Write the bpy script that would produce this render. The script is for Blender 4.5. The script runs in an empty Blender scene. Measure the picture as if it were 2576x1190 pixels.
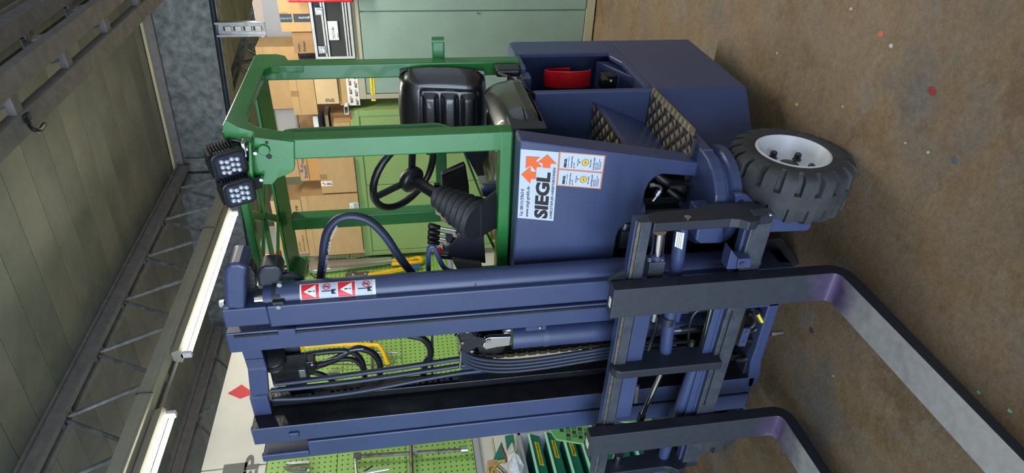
import bpy, math, random
from mathutils import Vector, Matrix
random.seed(7)
S = bpy.context.scene
COL = S.collection
V = Vector
# ------------------------------------------------------------------ camera
# the phone was held sideways: the room's vertical runs along the picture's long side
CAM = V((0, 0, 1.64)); FPX = 1641.0
R_ = V((0.82624865, 0.55984993, -0.06229951))
D_ = V((0.03856237, -0.16655258, -0.98527823))
F_ = V((-0.56198409, 0.81168239, -0.15920298))
cam = bpy.data.cameras.new('camera'); camo = bpy.data.objects.new('camera', cam); COL.objects.link(camo)
M = Matrix(((D_.x, R_.x, -F_.x, CAM.x), (D_.y, R_.y, -F_.y, CAM.y), (D_.z, R_.z, -F_.z, CAM.z), (0, 0, 0, 1)))
camo.matrix_world = M
cam.sensor_fit = 'HORIZONTAL'; cam.sensor_width = 36.0; cam.lens = FPX / 2576 * 36.0
cam.clip_start = 0.05; cam.clip_end = 100
S.camera = camo
# ------------------------------------------------------------------ exposure, sky, daylight
S.view_settings.view_transform = 'Standard'; S.view_settings.look = 'None'
S.view_settings.gamma = 1; S.view_settings.use_curve_mapping = False
S.view_settings.exposure = 0.08
w = bpy.data.worlds.new('world'); S.world = w; w.use_nodes = True
bg = w.node_tree.nodes['Background']
bg.inputs[0].default_value = (0.74, 0.86, 1.0, 1); bg.inputs[1].default_value = 0.9

def area(name, loc, target, sx, sy, power, color):
    l = bpy.data.lights.new(name, 'AREA'); l.shape = 'RECTANGLE'; l.size = sx; l.size_y = sy
    l.energy = power; l.color = color
    o = bpy.data.objects.new(name, l); COL.objects.link(o); o.location = loc
    o.rotation_euler = (V(target) - V(loc)).to_track_quat('-Z', 'Y').to_euler()
    return o
# the open gate of the hall lies behind the photographer: cool daylight comes in through it
area('gate_daylight', (-1.7, -4.2, 2.0), (-1.7, 3, 1.3), 6.4, 3.4, 540, (0.70, 0.83, 1.0))
# light bands of the hall's roof
area('hall_lamp_near', (1.2, 1.0, 3.25), (1.2, 1.0, 0), 0.25, 5.0, 16, (1.0, 0.95, 0.86))
area('hall_lamp_aisle', (-0.5, 4.3, 3.25), (-0.5, 4.3, 0), 2.4, 0.25, 92, (1.0, 0.95, 0.82))
area('hall_lamp_far', (-2.6, 8.2, 3.1), (-2.6, 8.2, 0), 4, 1.5, 200, (1.0, 0.96, 0.80))

# ------------------------------------------------------------------ back-projection of measured points onto real planes
def ray(px, py):
    return F_ * FPX + R_ * (595.0 - py) + D_ * (px - 1288.0)
def _at(px, py, ax, v):
    r = ray(px, py); t = (v - CAM[ax]) / r[ax]; return CAM + r * t
def AX(px, py, v): return _at(px, py, 0, v)
def AY(px, py, v): return _at(px, py, 1, v)
def AZ(px, py, v): return _at(px, py, 2, v)

# ------------------------------------------------------------------ materials
def srgb(r, g, b):
    f = lambda c: (c / 12.92) if c <= 0.04045 else ((c + 0.055) / 1.055) ** 2.4
    return (f(r / 255), f(g / 255), f(b / 255), 1)
MATS = {}
def mat(name, col, rough=0.5, metal=0.0, var=0.0, scale=6.0, bump=0.0, bscale=60.0, coat=0.0, spec=0.5, col2=None, emit=0, stretch=None):
    m = bpy.data.materials.new(name); m.use_nodes = True; nt = m.node_tree; N = nt.nodes; L = nt.links
    b = N['Principled BSDF']
    c = srgb(*col)
    b.inputs['Base Color'].default_value = c
    b.inputs['Roughness'].default_value = rough; b.inputs['Metallic'].default_value = metal
    b.inputs['Specular IOR Level'].default_value = spec
    b.inputs['Coat Weight'].default_value = coat
    if emit:
        b.inputs['Emission Color'].default_value = c; b.inputs['Emission Strength'].default_value = emit
    tc = N.new('ShaderNodeTexCoord')
    src = tc.outputs['Object']
    if stretch:
        mp = N.new('ShaderNodeMapping'); mp.inputs['Scale'].default_value = stretch; L.new(src, mp.inputs[0]); src = mp.outputs[0]
    if var > 0 or col2:
        n = N.new('ShaderNodeTexNoise'); n.inputs['Scale'].default_value = scale; n.inputs['Detail'].default_value = 6
        n.inputs['Roughness'].default_value = 0.62
        L.new(src, n.inputs['Vector'])
        r = N.new('ShaderNodeValToRGB'); r.color_ramp.elements[0].position = 0.35; r.color_ramp.elements[1].position = 0.68
        c2 = srgb(*col2) if col2 else tuple(min(1, x * (1 + var)) for x in c[:3]) + (1,)
        c1 = c if col2 else tuple(x * (1 - var) for x in c[:3]) + (1,)
        r.color_ramp.elements[0].color = c1; r.color_ramp.elements[1].color = c2
        L.new(n.outputs['Fac'], r.inputs[0]); L.new(r.outputs[0], b.inputs['Base Color'])
    if bump > 0:
        n2 = N.new('ShaderNodeTexNoise'); n2.inputs['Scale'].default_value = bscale; n2.inputs['Detail'].default_value = 4
        L.new(src, n2.inputs['Vector'])
        bp = N.new('ShaderNodeBump'); bp.inputs['Strength'].default_value = bump; bp.inputs['Distance'].default_value = 0.004
        L.new(n2.outputs['Fac'], bp.inputs['Height']); L.new(bp.outputs[0], b.inputs['Normal'])
    MATS[name] = m
    return m
PAINT = mat('slate_blue_paint', (56, 67, 102), 0.36, var=0.10, scale=3, bump=0.06, bscale=180)
PAINTD = mat('dark_slate_paint', (34, 38, 50), 0.45, var=0.12, scale=4, bump=0.05, bscale=120)
GREASE = mat('greasy_black_steel', (22, 24, 30), 0.32, var=0.3, scale=14, bump=0.25, bscale=90)
WORN = mat('worn_grey_steel', (56, 62, 74), 0.42, metal=0.3, scale=16, col2=(76, 80, 88), bump=0.25, bscale=60)
RAWEDGE = mat('scraped_bare_steel', (120, 112, 96), 0.45, metal=0.5, scale=40, col2=(80, 76, 70), bump=0.4, bscale=120)
GREEN = mat('leaf_green_paint', (38, 112, 52), 0.30, var=0.10, scale=5, bump=0.05, bscale=90, coat=0.12, spec=0.4)
TYRE = mat('tyre_rubber', (52, 53, 56), 0.75, var=0.25, scale=16, bump=0.5, bscale=90)
TYRED = mat('tyre_rubber_dark', (30, 31, 34), 0.7, var=0.2, scale=16, bump=0.4, bscale=90)
WHITE = mat('white_rim_paint', (205, 208, 214), 0.4, var=0.05, scale=10)
BLACK = mat('black_plastic', (20, 21, 24), 0.35, bump=0.1, bscale=200)
VINYL = mat('black_vinyl', (15, 16, 20), 0.30, bump=0.16, bscale=420, spec=0.7, coat=0.5)
RUBBER = mat('black_hose_rubber', (22, 24, 30), 0.42, var=0.2, scale=30)
CHROME = mat('chrome_steel', (205, 205, 208), 0.14, metal=1.0)
ZINC = mat('zinc_plated_steel', (170, 172, 176), 0.32, metal=0.9, var=0.15, scale=30)
ALU = mat('brushed_aluminium', (190, 188, 182), 0.35, metal=0.7, var=0.08, scale=30)
RED = mat('red_enamel', (178, 22, 32), 0.28, var=0.08, scale=12, coat=0.3)
CARD = mat('cardboard', (186, 150, 104), 0.85, var=0.06, scale=5, bump=0.15, bscale=70, stretch=(1, 1, 3))
CARDD = mat('dark_cardboard', (158, 122, 84), 0.85, var=0.08, scale=5, bump=0.15, bscale=70)
CARDL = mat('pale_cardboard', (205, 176, 134), 0.85, var=0.05, scale=5, bump=0.12, bscale=70)
TAPE = mat('brown_parcel_tape', (150, 118, 78), 0.4, var=0.08, scale=12)
CABG = mat('sage_green_paint', (134, 160, 96), 0.45, var=0.05, scale=3)
CABT = mat('grey_teal_paint', (134, 157, 146), 0.42, var=0.07, scale=2.5)
CABF = mat('stone_grey_frame', (172, 166, 140), 0.5, var=0.05, scale=4)
GALV = mat('galvanised_sheet', (92, 95, 96), 0.48, metal=0.45, scale=14, col2=(142, 144, 142), bump=0.2, bscale=24)
TRUSS = mat('dull_grey_truss_paint', (118, 114, 114), 0.6, var=0.18, scale=14, bump=0.2, bscale=60)
WALLW = mat('off_white_painted_board', (212, 209, 198), 0.75, var=0.03, scale=8, bump=0.1, bscale=100)
PAPER = mat('white_paper_label', (226, 226, 222), 0.6)
INK = mat('black_ink', (18, 18, 20), 0.6)
ORANGE = mat('orange_print', (226, 98, 32), 0.55)
YEL = mat('yellow_label', (238, 212, 40), 0.55)
YPAINT = mat('yellow_enamel', (235, 180, 18), 0.35, var=0.08, scale=20)
BLUEP = mat('blue_plastic', (40, 82, 140), 0.4)
TOOL = mat('old_tool_steel', (124, 120, 112), 0.4, metal=0.6, scale=25, col2=(84, 80, 74), bump=0.3, bscale=80)
LGREY = mat('light_grey_sheet', (160, 162, 166), 0.6, var=0.04, scale=4)
BINS = mat('dark_green_bin_plastic', (24, 122, 100), 0.42, var=0.06, scale=8)
BINL = mat('pale_green_bin_rim', (130, 196, 160), 0.5)
LIME = mat('light_green_plastic', (112, 176, 108), 0.42, var=0.05, scale=9)
CREAM = mat('beige_steel', (196, 184, 150), 0.5, var=0.05, scale=8)
TUBEG = mat('lit_fluorescent_tube', (255, 250, 235), 0.4, emit=38)
ALUT = mat('aluminium_tread', (112, 106, 98), 0.30, metal=0.85, scale=40, col2=(84, 80, 74))
BUMPB = mat('tread_bars', (178, 168, 152), 0.28, metal=0.85, var=0.1, scale=60)
LENS = mat('clear_led_lens', (222, 228, 240), 0.08, metal=0.55, spec=0.9, coat=0.6)
LEDB = mat('led_reflector', (58, 64, 84), 0.22, metal=0.6)
BEACON = mat('orange_beacon_plastic', (236, 96, 20), 0.3)
FOIL = mat('crumpled_white_paper', (205, 205, 208), 0.35, var=0.25, scale=30, bump=0.8, bscale=40)
HEAT = None
def heat_steel():
    # fork steel: dark grey mill scale, purple heat tint round the bend (a mark of the steel itself)
    m = bpy.data.materials.new('fork_steel'); m.use_nodes = True; nt = m.node_tree; N = nt.nodes; L = nt.links
    b = N['Principled BSDF']; b.inputs['Roughness'].default_value = 0.42; b.inputs['Metallic'].default_value = 0.1
    tc = N.new('ShaderNodeTexCoord'); sp = N.new('ShaderNodeSeparateXYZ'); L.new(tc.outputs['Object'], sp.inputs[0])
    n = N.new('ShaderNodeTexNoise'); n.inputs['Scale'].default_value = 9; n.inputs['Detail'].default_value = 7; L.new(tc.outputs['Object'], n.inputs[0])
    # along the blade (y falls from 1.6): polished grey; on the shank (z rises): dark
    def rng(sock, a, b_):
        r = N.new('ShaderNodeMapRange'); r.inputs[1].default_value = a; r.inputs[2].default_value = b_; L.new(sock, r.inputs[0]); return r.outputs[0]
    ad = N.new('ShaderNodeMath'); ad.operation = 'MULTIPLY_ADD'; ad.inputs[1].default_value = 0.16; L.new(n.outputs['Fac'], ad.inputs[0]); L.new(sp.outputs['Z'], ad.inputs[2])
    zz = rng(ad.outputs[0], 0.19, 0.30)
    ay = N.new('ShaderNodeMath'); ay.operation = 'MULTIPLY_ADD'; ay.inputs[1].default_value = 0.3; L.new(n.outputs['Fac'], ay.inputs[0]); L.new(sp.outputs['Y'], ay.inputs[2])
    yy = rng(ay.outputs[0], 1.58, 1.78)
    c1 = N.new('ShaderNodeMixRGB'); c1.inputs[1].default_value = srgb(176, 172, 172); c1.inputs[2].default_value = srgb(86, 66, 104); L.new(yy, c1.inputs[0])
    c2 = N.new('ShaderNodeMixRGB'); c2.inputs[2].default_value = srgb(56, 60, 70); L.new(zz, c2.inputs[0]); L.new(c1.outputs[0], c2.inputs[1])
    n3 = N.new('ShaderNodeTexNoise'); n3.inputs['Scale'].default_value = 30; L.new(tc.outputs['Object'], n3.inputs[0])
    c3 = N.new('ShaderNodeMixRGB'); c3.blend_type = 'MULTIPLY'; c3.inputs[0].default_value = 0.35; L.new(c2.outputs[0], c3.inputs[1]); L.new(n3.outputs['Fac'], c3.inputs[2])
    # flanks, facing sideways, are coloured darker than the other faces
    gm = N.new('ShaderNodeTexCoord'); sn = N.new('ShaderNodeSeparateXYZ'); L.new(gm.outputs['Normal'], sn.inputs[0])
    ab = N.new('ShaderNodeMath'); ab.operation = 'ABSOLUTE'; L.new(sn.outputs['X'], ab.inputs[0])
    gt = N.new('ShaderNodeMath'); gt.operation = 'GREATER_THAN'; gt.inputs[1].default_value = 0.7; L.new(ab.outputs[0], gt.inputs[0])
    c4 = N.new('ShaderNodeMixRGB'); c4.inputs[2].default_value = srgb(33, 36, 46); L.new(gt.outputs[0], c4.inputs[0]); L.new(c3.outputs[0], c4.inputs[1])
    L.new(c4.outputs[0], b.inputs['Base Color'])
    bp = N.new('ShaderNodeBump'); bp.inputs['Strength'].default_value = 0.15; bp.inputs['Distance'].default_value = 0.003
    L.new(n3.outputs['Fac'], bp.inputs['Height']); L.new(bp.outputs[0], b.inputs['Normal'])
    return m
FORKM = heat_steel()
def floor_mat():
    m = bpy.data.materials.new('stained_concrete'); m.use_nodes = True; nt = m.node_tree; N = nt.nodes; L = nt.links
    b = N['Principled BSDF']
    tc = N.new('ShaderNodeTexCoord'); P = tc.outputs['Object']
    def noise(s, d=8, r=0.6):
        n = N.new('ShaderNodeTexNoise'); n.inputs['Scale'].default_value = s; n.inputs['Detail'].default_value = d; n.inputs['Roughness'].default_value = r
        L.new(P, n.inputs['Vector']); return n.outputs['Fac']
    def ramp(f, p0, p1, c0, c1):
        r = N.new('ShaderNodeValToRGB'); r.color_ramp.elements[0].position = p0; r.color_ramp.elements[1].position = p1
        r.color_ramp.elements[0].color = c0; r.color_ramp.elements[1].color = c1; L.new(f, r.inputs[0]); return r.outputs[0]
    def mix(f, a, c, mode='MIX'):
        x = N.new('ShaderNodeMixRGB'); x.blend_type = mode
        if isinstance(f, float): x.inputs[0].default_value = f
        else: L.new(f, x.inputs[0])
        for i, s in ((1, a), (2, c)):
            if isinstance(s, tuple): x.inputs[i].default_value = s
            else: L.new(s, x.inputs[i])
        return x.outputs[0]
    base = ramp(noise(1.3), 0.32, 0.70, srgb(104, 88, 72), srgb(148, 126, 100))
    base = mix(ramp(noise(4.5, 10, 0.7), 0.48, 0.72, (0, 0, 0, 1), (1, 1, 1, 1)), base, srgb(118, 90, 56))
    gr = ramp(noise(2.1, 6), 0.52, 0.66, (0, 0, 0, 1), (0.75, 0.75, 0.75, 1))
    base = mix(gr, base, srgb(98, 96, 96))
    base = mix(ramp(noise(2.6, 12, 0.78), 0.52, 0.60, (0, 0, 0, 1), (0.55, 0.55, 0.55, 1)), base, srgb(92, 68, 44))
    base = mix(ramp(noise(3.7, 12, 0.8), 0.56, 0.62, (0, 0, 0, 1), (0.5, 0.5, 0.5, 1)), base, srgb(120, 120, 124))
    base = mix(0.8, base, ramp(noise(38, 8, 0.85), 0.34, 0.66, (0.52, 0.50, 0.47, 1), (1.12, 1.12, 1.12, 1)), 'MULTIPLY')
    base = mix(ramp(noise(95, 5, 0.8), 0.60, 0.68, (0, 0, 0, 1), (0.7, 0.7, 0.7, 1)), base, srgb(66, 50, 34))
    base = mix(ramp(noise(140, 3, 0.8), 0.64, 0.70, (0, 0, 0, 1), (0.8, 0.8, 0.8, 1)), base, srgb(176, 162, 140))
    L.new(base, b.inputs['Base Color'])
    rr = N.new('ShaderNodeMapRange'); rr.inputs[3].default_value = 0.45; rr.inputs[4].default_value = 0.75; L.new(noise(3), rr.inputs[0]); L.new(rr.outputs[0], b.inputs['Roughness'])
    bp = N.new('ShaderNodeBump'); bp.inputs['Strength'].default_value = 0.5; bp.inputs['Distance'].default_value = 0.004
    L.new(noise(70, 8, 0.7), bp.inputs['Height']); L.new(bp.outputs[0], b.inputs['Normal'])
    return m
FLOORM = floor_mat()
ROOFM = mat('faded_olive_roof_sheet', (118, 120, 108), 0.7, scale=2.2, col2=(142, 142, 128), bump=0.08, bscale=30)
def peg_mat():
    # perforated tool board: square punched holes on a 38 mm pitch (far below a part's size)
    m = bpy.data.materials.new('perforated_green_board'); m.use_nodes = True; nt = m.node_tree; N = nt.nodes; L = nt.links
    b = N['Principled BSDF']; b.inputs['Roughness'].default_value = 0.5
    tc = N.new('ShaderNodeTexCoord'); sp = N.new('ShaderNodeSeparateXYZ'); L.new(tc.outputs['Object'], sp.inputs[0])
    def cell(s, off):
        a = N.new('ShaderNodeMath'); a.operation = 'ADD'; a.inputs[1].default_value = off; L.new(s, a.inputs[0])
        d = N.new('ShaderNodeMath'); d.operation = 'PINGPONG'; d.inputs[1].default_value = 0.019; L.new(a.outputs[0], d.inputs[0])
        g = N.new('ShaderNodeMath'); g.operation = 'LESS_THAN'; g.inputs[1].default_value = 0.0050; L.new(d.outputs[0], g.inputs[0]); return g.outputs[0]
    mu = N.new('ShaderNodeMath'); mu.operation = 'MULTIPLY'; L.new(cell(sp.outputs['Y'], 100 * 0.038), mu.inputs[0]); L.new(cell(sp.outputs['Z'], 0.004), mu.inputs[1])
    x = N.new('ShaderNodeMixRGB'); x.inputs[1].default_value = srgb(146, 186, 96); x.inputs[2].default_value = srgb(22, 28, 14)
    L.new(mu.outputs[0], x.inputs[0]); L.new(x.outputs[0], b.inputs['Base Color'])
    return m
PEGM = peg_mat()

# ------------------------------------------------------------------ mesh builder
def frame(axis):
    a = V(axis).normalized(); u = a.cross(V((0, 0, 1)))
    if u.length < 1e-4: u = V((1, 0, 0))
    u.normalize(); return a, u, a.cross(u).normalized()
class G:
    def __init__(s): s.v = []; s.f = []; s.sm = []
    def add(s, vs, fs, smooth=False):
        o = len(s.v); s.v += [tuple(v) for v in vs]
        for f in fs: s.f.append(tuple(i + o for i in f)); s.sm.append(smooth)
        return s
    def box(s, x0, x1, y0, y1, z0, z1):
        x0, x1 = min(x0, x1), max(x0, x1); y0, y1 = min(y0, y1), max(y0, y1); z0, z1 = min(z0, z1), max(z0, z1)
        v = [(x, y, z) for x in (x0, x1) for y in (y0, y1) for z in (z0, z1)]
        return s.add(v, [(0, 1, 3, 2), (4, 6, 7, 5), (0, 4, 5, 1), (2, 3, 7, 6), (0, 2, 6, 4), (1, 5, 7, 3)])
    def obox(s, c, u, v, n, a, b, d):   # centre, axes, full sizes
        c, u, v, n = V(c), V(u).normalized(), V(v).normalized(), V(n).normalized()
        p = [c + u * (i * a / 2) + v * (j * b / 2) + n * (k * d / 2) for i in (-1, 1) for j in (-1, 1) for k in (-1, 1)]
        return s.add(p, [(0, 1, 3, 2), (4, 6, 7, 5), (0, 4, 5, 1), (2, 3, 7, 6), (0, 2, 6, 4), (1, 5, 7, 3)])
    def prism(s, pts, vec):
        pts = [V(p) for p in pts]; vec = V(vec); n = len(pts)
        nn = V((0, 0, 0))
        for i in range(n): nn += pts[i].cross(pts[(i + 1) % n])
        if nn.dot(vec) > 0: pts = pts[::-1]
        vs = pts + [p + vec for p in pts]
        fs = [tuple(range(n)), tuple(range(2 * n - 1, n - 1, -1))]
        fs += [((i + 1) % n, i, i + n, (i + 1) % n + n) for i in range(n)]
        return s.add(vs, fs)
    def bar(s, p0, p1, w_, h_, up=(0, 0, 1)):
        p0, p1 = V(p0), V(p1); a = (p1 - p0); L_ = a.length; a.normalize()
        u = a.cross(V(up)).normalized(); v = u.cross(a).normalized()
        return s.obox((p0 + p1) / 2, a, u, v, L_, w_, h_)
    def lathe(s, o, axis, prof, n=24, cap=True, smooth=True):
        a, u, w_ = frame(axis); o = V(o); vs = []
        for r, h in prof:
            for i in range(n):
                t = 2 * math.pi * i / n; vs.append(o + a * h + (u * math.cos(t) + w_ * math.sin(t)) * r)
        fs = []
        for k in range(len(prof) - 1):
            for i in range(n):
                j = (i + 1) % n; fs.append((k * n + i, k * n + j, (k + 1) * n + j, (k + 1) * n + i))
        s.add(vs, fs, smooth)
        if cap:
            b = len(s.v) - len(vs); m = (len(prof) - 1) * n
            s.f.append(tuple(b + i for i in range(n - 1, -1, -1))); s.sm.append(False)
            s.f.append(tuple(b + m + i for i in range(n))); s.sm.append(False)
        return s
    def cyl(s, p0, p1, r0, r1=None, n=16):
        p0, p1 = V(p0), V(p1); r1 = r0 if r1 is None else r1
        return s.lathe(p0, p1 - p0, [(r0, 0), (r1, (p1 - p0).length)], n)
    def tube(s, pts, r, n=8, k=4, closed=False):
        pts = smooth_path([V(p) for p in pts], k, closed); N_ = len(pts); vs = []; prev = None
        for i, p in enumerate(pts):
            if closed: t = pts[(i + 1) % N_] - pts[i - 1]
            else: t = pts[min(i + 1, N_ - 1)] - pts[max(i - 1, 0)]
            t.normalize()
            if prev is None:
                u = t.cross(V((0, 0, 1)));
                if u.length < 1e-3: u = t.cross(V((0, 1, 0)))
            else: u = prev - t * prev.dot(t)
            u.normalize(); prev = u; w_ = t.cross(u)
            for j in range(n):
                a = 2 * math.pi * j / n; vs.append(p + (u * math.cos(a) + w_ * math.sin(a)) * r)
        fs = []
        for i in range(N_ if closed else N_ - 1):
            for j in range(n):
                q = (j + 1) % n; i2 = (i + 1) % N_
                fs.append((i * n + j, i * n + q, i2 * n + q, i2 * n + j))
        s.add(vs, fs, True)
        if not closed:
            b = len(s.v) - len(vs)
            s.f.append(tuple(b + j for j in range(n - 1, -1, -1))); s.sm.append(False)
            s.f.append(tuple(b + (N_ - 1) * n + j for j in range(n))); s.sm.append(False)
        return s
    def ball(s, c, r, n=10, sc=(1, 1, 1)):
        vs = []; c = V(c)
        for i in range(n + 1):
            th = math.pi * i / n
            for j in range(n * 2):
                ph = math.pi * j / n
                vs.append(c + V((r * sc[0] * math.sin(th) * math.cos(ph), r * sc[1] * math.sin(th) * math.sin(ph), r * sc[2] * math.cos(th))))
        m = n * 2
        return s.add(vs, [(i * m + j, (i + 1) * m + j, (i + 1) * m + (j + 1) % m, i * m + (j + 1) % m) for i in range(n) for j in range(m)], True)
    def build(s, name, m, parent=None, bevel=0, label=None, kind=None, seg=2):
        me = bpy.data.meshes.new(name); me.from_pydata(s.v, [], s.f); me.update()
        me.polygons.foreach_set('use_smooth', s.sm)
        if any(s.sm): me.set_sharp_from_angle(angle=math.radians(42))
        me.materials.append(m)
        return link(name, me, parent, bevel, label, kind, seg)
def link(name, me, parent=None, bevel=0, label=None, kind=None, seg=2):
    o = bpy.data.objects.new(name, me); COL.objects.link(o)
    if parent:
        o.parent = parent
        o.matrix_parent_inverse = BASE.get(parent.name, Matrix()).inverted()
    if bevel:
        b = o.modifiers.new('bevel', 'BEVEL'); b.width = bevel; b.segments = seg; b.limit_method = 'ANGLE'; b.angle_limit = math.radians(35)
        b.harden_normals = False
    if label: o['label'] = label
    if kind: o['kind'] = kind
    return o
BASE = {}
def thing(name, label, cat, loc=(0, 0, 0), group=None):
    o = bpy.data.objects.new(name, None); COL.objects.link(o); o.empty_display_size = 0.05
    o.location = loc; BASE[o.name] = Matrix.Translation(loc); tag(o, label, cat, group); return o
def tag(o, label, cat, group=None):
    o['label'] = label; o['category'] = cat
    if group: o['group'] = group
    return o
def smooth_path(p, k, closed=False):
    if k <= 1 or len(p) < 3: return p
    out = []; n = len(p)
    for i in range(n if closed else n - 1):
        if closed: a, b, c, d = p[i - 1], p[i], p[(i + 1) % n], p[(i + 2) % n]
        else: a, b, c, d = p[max(i - 1, 0)], p[i], p[i + 1], p[min(i + 2, n - 1)]
        for j in range(k):
            t = j / k
            out.append(0.5 * ((2 * b) + (c - a) * t + (2 * a - 5 * b + 4 * c - d) * t * t + (3 * b - a - 3 * c + d) * t ** 3))
    if not closed: out.append(p[-1])
    return out
def rrect(x0, x1, z0, z1, r, k=4):
    pts = []
    for cx, cz, a0 in ((x1 - r, z1 - r, 0), (x0 + r, z1 - r, 90), (x0 + r, z0 + r, 180), (x1 - r, z0 + r, 270)):
        for i in range(k + 1):
            a = math.radians(a0 + 90 * i / k); pts.append((cx + r * math.cos(a), cz + r * math.sin(a)))
    return pts
def text(body, o, right, up, h, m, parent=None, name='lettering', depth=0.0008, bold=0.0, maxw=None, label=None, align='LEFT', rtop=False):
    c = bpy.data.curves.new(name, 'FONT'); c.body = body; c.size = h / 0.7; c.extrude = depth / 2; c.offset = bold; c.align_x = align
    c.resolution_u = 3
    t = bpy.data.objects.new('tmp', c); COL.objects.link(t)
    dg = bpy.context.evaluated_depsgraph_get(); me = bpy.data.meshes.new_from_object(t.evaluated_get(dg))
    bpy.data.objects.remove(t); bpy.data.curves.remove(c)
    xs = [v.co.x for v in me.vertices] or [0, 1]
    sx = 1.0
    if maxw: sx = maxw / max(1e-6, max(xs) - min(xs))
    r = V(right).normalized(); u = V(up).normalized(); n = r.cross(u)
    for v in me.vertices:
        q = v.co.copy(); v.co = V(o) + r * (q.x * sx) + u * q.y + n * q.z
    me.materials.clear(); me.materials.append(m); me.name = name
    return link(name, me, parent, 0, label)
XR = V((1, 0, 0)); ZU = V((0, 0, 1)); YR = V((0, 1, 0))
# ================================================================== THE SETTING
fl = G().box(-12, 6, -6, 13, -0.1, 0).build('floor', FLOORM, kind='structure')
SPOT = {}
for i, (px, py, r, c) in enumerate([(2215, 85, .020, (226, 106, 62)), (2345, 230, .024, (150, 30, 36)), (2462, 987, .009, (110, 205, 170)), (2540, 1033, .009, (110, 205, 170)),
        (2402, 405, .018, (74, 84, 110)), (2141, 22, .010, (205, 205, 196)), (2335, 383, .008, (205, 205, 196)), (2096, 946, .010, (222, 168, 60)), (2042, 832, .022, (84, 40, 52)),
        (2005, 263, .012, (214, 180, 96)), (2278, 360, .007, (232, 170, 70)), (1955, 134, .008, (226, 200, 120)), (2242, 115, .012, (205, 205, 205)), (2120, 268, .007, (232, 190, 90)), (2132, 521, .006, (214, 80, 60))]):
    c0 = AZ(px, py, 0.0); g = G(); pts = []; r *= .6; c = tuple(int(v * .8 + 18) for v in c)
    for k in range(17):
        a = k / 17 * 2 * math.pi; q = r * random.uniform(0.7, 1.15); pts.append((c0.x + q * math.cos(a), c0.y + q * 1.3 * math.sin(a), 0.0002))
    g.prism(pts, (0, 0, 0.0012)).build('paint_spot', mat('floor_spot_%d' % i, c, 0.7, var=0.2, scale=80), fl)

def zc(x): return 3.72 + 0.045 * (-x)
ce = G().prism([(-12, 13, zc(-12) + .06), (-12, -6, zc(-12) + .06), (6, -6, zc(6) + .06), (6, 13, zc(6) + .06)], (0, 0, .06)).build('ceiling', mat('roof_joint', (30, 30, 26), .9), kind='structure')
roofb = mat('roof_sheet_edge', (70, 68, 58), 0.8)
y = -5.9; i = 0; sheets = [ROOFM, mat('olive_roof_sheet_b', (112, 115, 102), 0.7, scale=2.6, col2=(136, 136, 122)), mat('olive_roof_sheet_c', (124, 124, 110), 0.7, scale=2.0, col2=(146, 144, 130))]
while y < 12.9:
    wd = 0.27; dz = 0.0
    g = G()
    g.prism([(-11.9, y + .004, zc(-11.9) + dz), (-11.9, y + wd - .004, zc(-11.9) + dz), (5.9, y + wd - .004, zc(5.9) + dz), (5.9, y + .004, zc(5.9) + dz)], (0, 0, .052 - dz))
    g.build('roof_sheet', sheets[(i * 7) % 3], ce); y += wd; i += 1

# low partition wall on the left with the firm's sign board on top
wl = G().box(-3.90, -3.80, -3.0, 5.95, 0, 2.66).build('wall_left', WALLW, kind='structure')
for a, b in ((-3.0, .55), (.56, 2.98), (2.99, 5.95)):
    G().box(-3.87, -3.795, a, b - .004, 2.665, 3.08).build('sign_panel', WALLW, wl, bevel=.002)
GREYP = mat('grey_sign_print', (108, 108, 104), 0.7)
def wtext(s, px, py, h, m, mw=None, bold=.004):
    p = AX(px, py, -3.792); text(s, p, YR, ZU, h, m, wl, 'sign_lettering', .002, bold, mw)
G()
wtext('ER', 745, 702, .16, INK, bold=.008)
wtext('HI', 607, 1222, .13, GREYP, bold=.012)
wtext('EP', 640, 1222, .085, GREYP, .24, bold=.004)
REDP = mat('red_sign_print', (196, 52, 56), 0.6)
G().prism([AX(573, 990, -3.794), AX(608, 968, -3.794), AX(640, 990, -3.794), AX(604, 1003, -3.794)], (.003, 0, 0)).build('sign_diamond', REDP, wl)
# perforated tool boards
pz = [1.275, 1.735, 2.195, 2.655]; py_ = [-.65, .35, 1.35, 2.35, 3.35, 4.35, 5.33]
for j in range(3):
    for k in range(6):
        o = G().box(-3.795, -3.775, py_[k] + .0015, py_[k + 1] - .0015, pz[j] + .0015, pz[j + 1] - .0015).build('perforated_board', PEGM, wl, bevel=.002)
G().box(-3.80, -3.765, -1, 5.34, 1.235, 1.272).build('board_rail', LGREY, wl)
G().box(-3.80, -3.77, 5.335, 5.95, 1.2, 2.66).build('edge_strip', WALLW, wl)

# steel lintel of galvanised sheet over the opening in the far side
YL = 6.2
p = [AY(340, -60, YL), AY(448, 420, YL), AY(596, 520, YL), AY(553, -60, YL)]
p = [V((-1.3, YL, zc(-1.3))), V((-3.25, YL, zc(-3.25))), V((-3.9, YL, 3.38)), V((-3.2, YL, 3.33)), V((-1.5, YL, 3.14)), V((0.8, YL, 3.0)), V((0.8, YL, zc(.8)))]
ln = G().prism([V((.8, YL, 3.06)), V((-5.5, YL, 3.44)), V((-5.5, YL, zc(-5.5))), V((.8, YL, zc(.8)))], (0, .16, 0)).build('wall_back', GALV, kind='structure')
G().prism([V((.8, YL - .05, zc(.8) - .10)), V((-3.2, YL - .05, zc(-3.2) - .10)), V((-3.2, YL - .05, zc(-3.2) - .005)), V((.8, YL - .05, zc(.8) - .005))], (0, .05, 0)).build('flashing', TRUSS, ln, bevel=.004)
G().prism([V((.8, YL - .09, zc(.8) - .035)), V((-3.2, YL - .09, zc(-3.2) - .035)), V((-3.2, YL - .09, zc(-3.2) - .012)), V((.8, YL - .09, zc(.8) - .012))], (0, .035, 0)).build('drip_strip', CREAM, ln)
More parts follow.
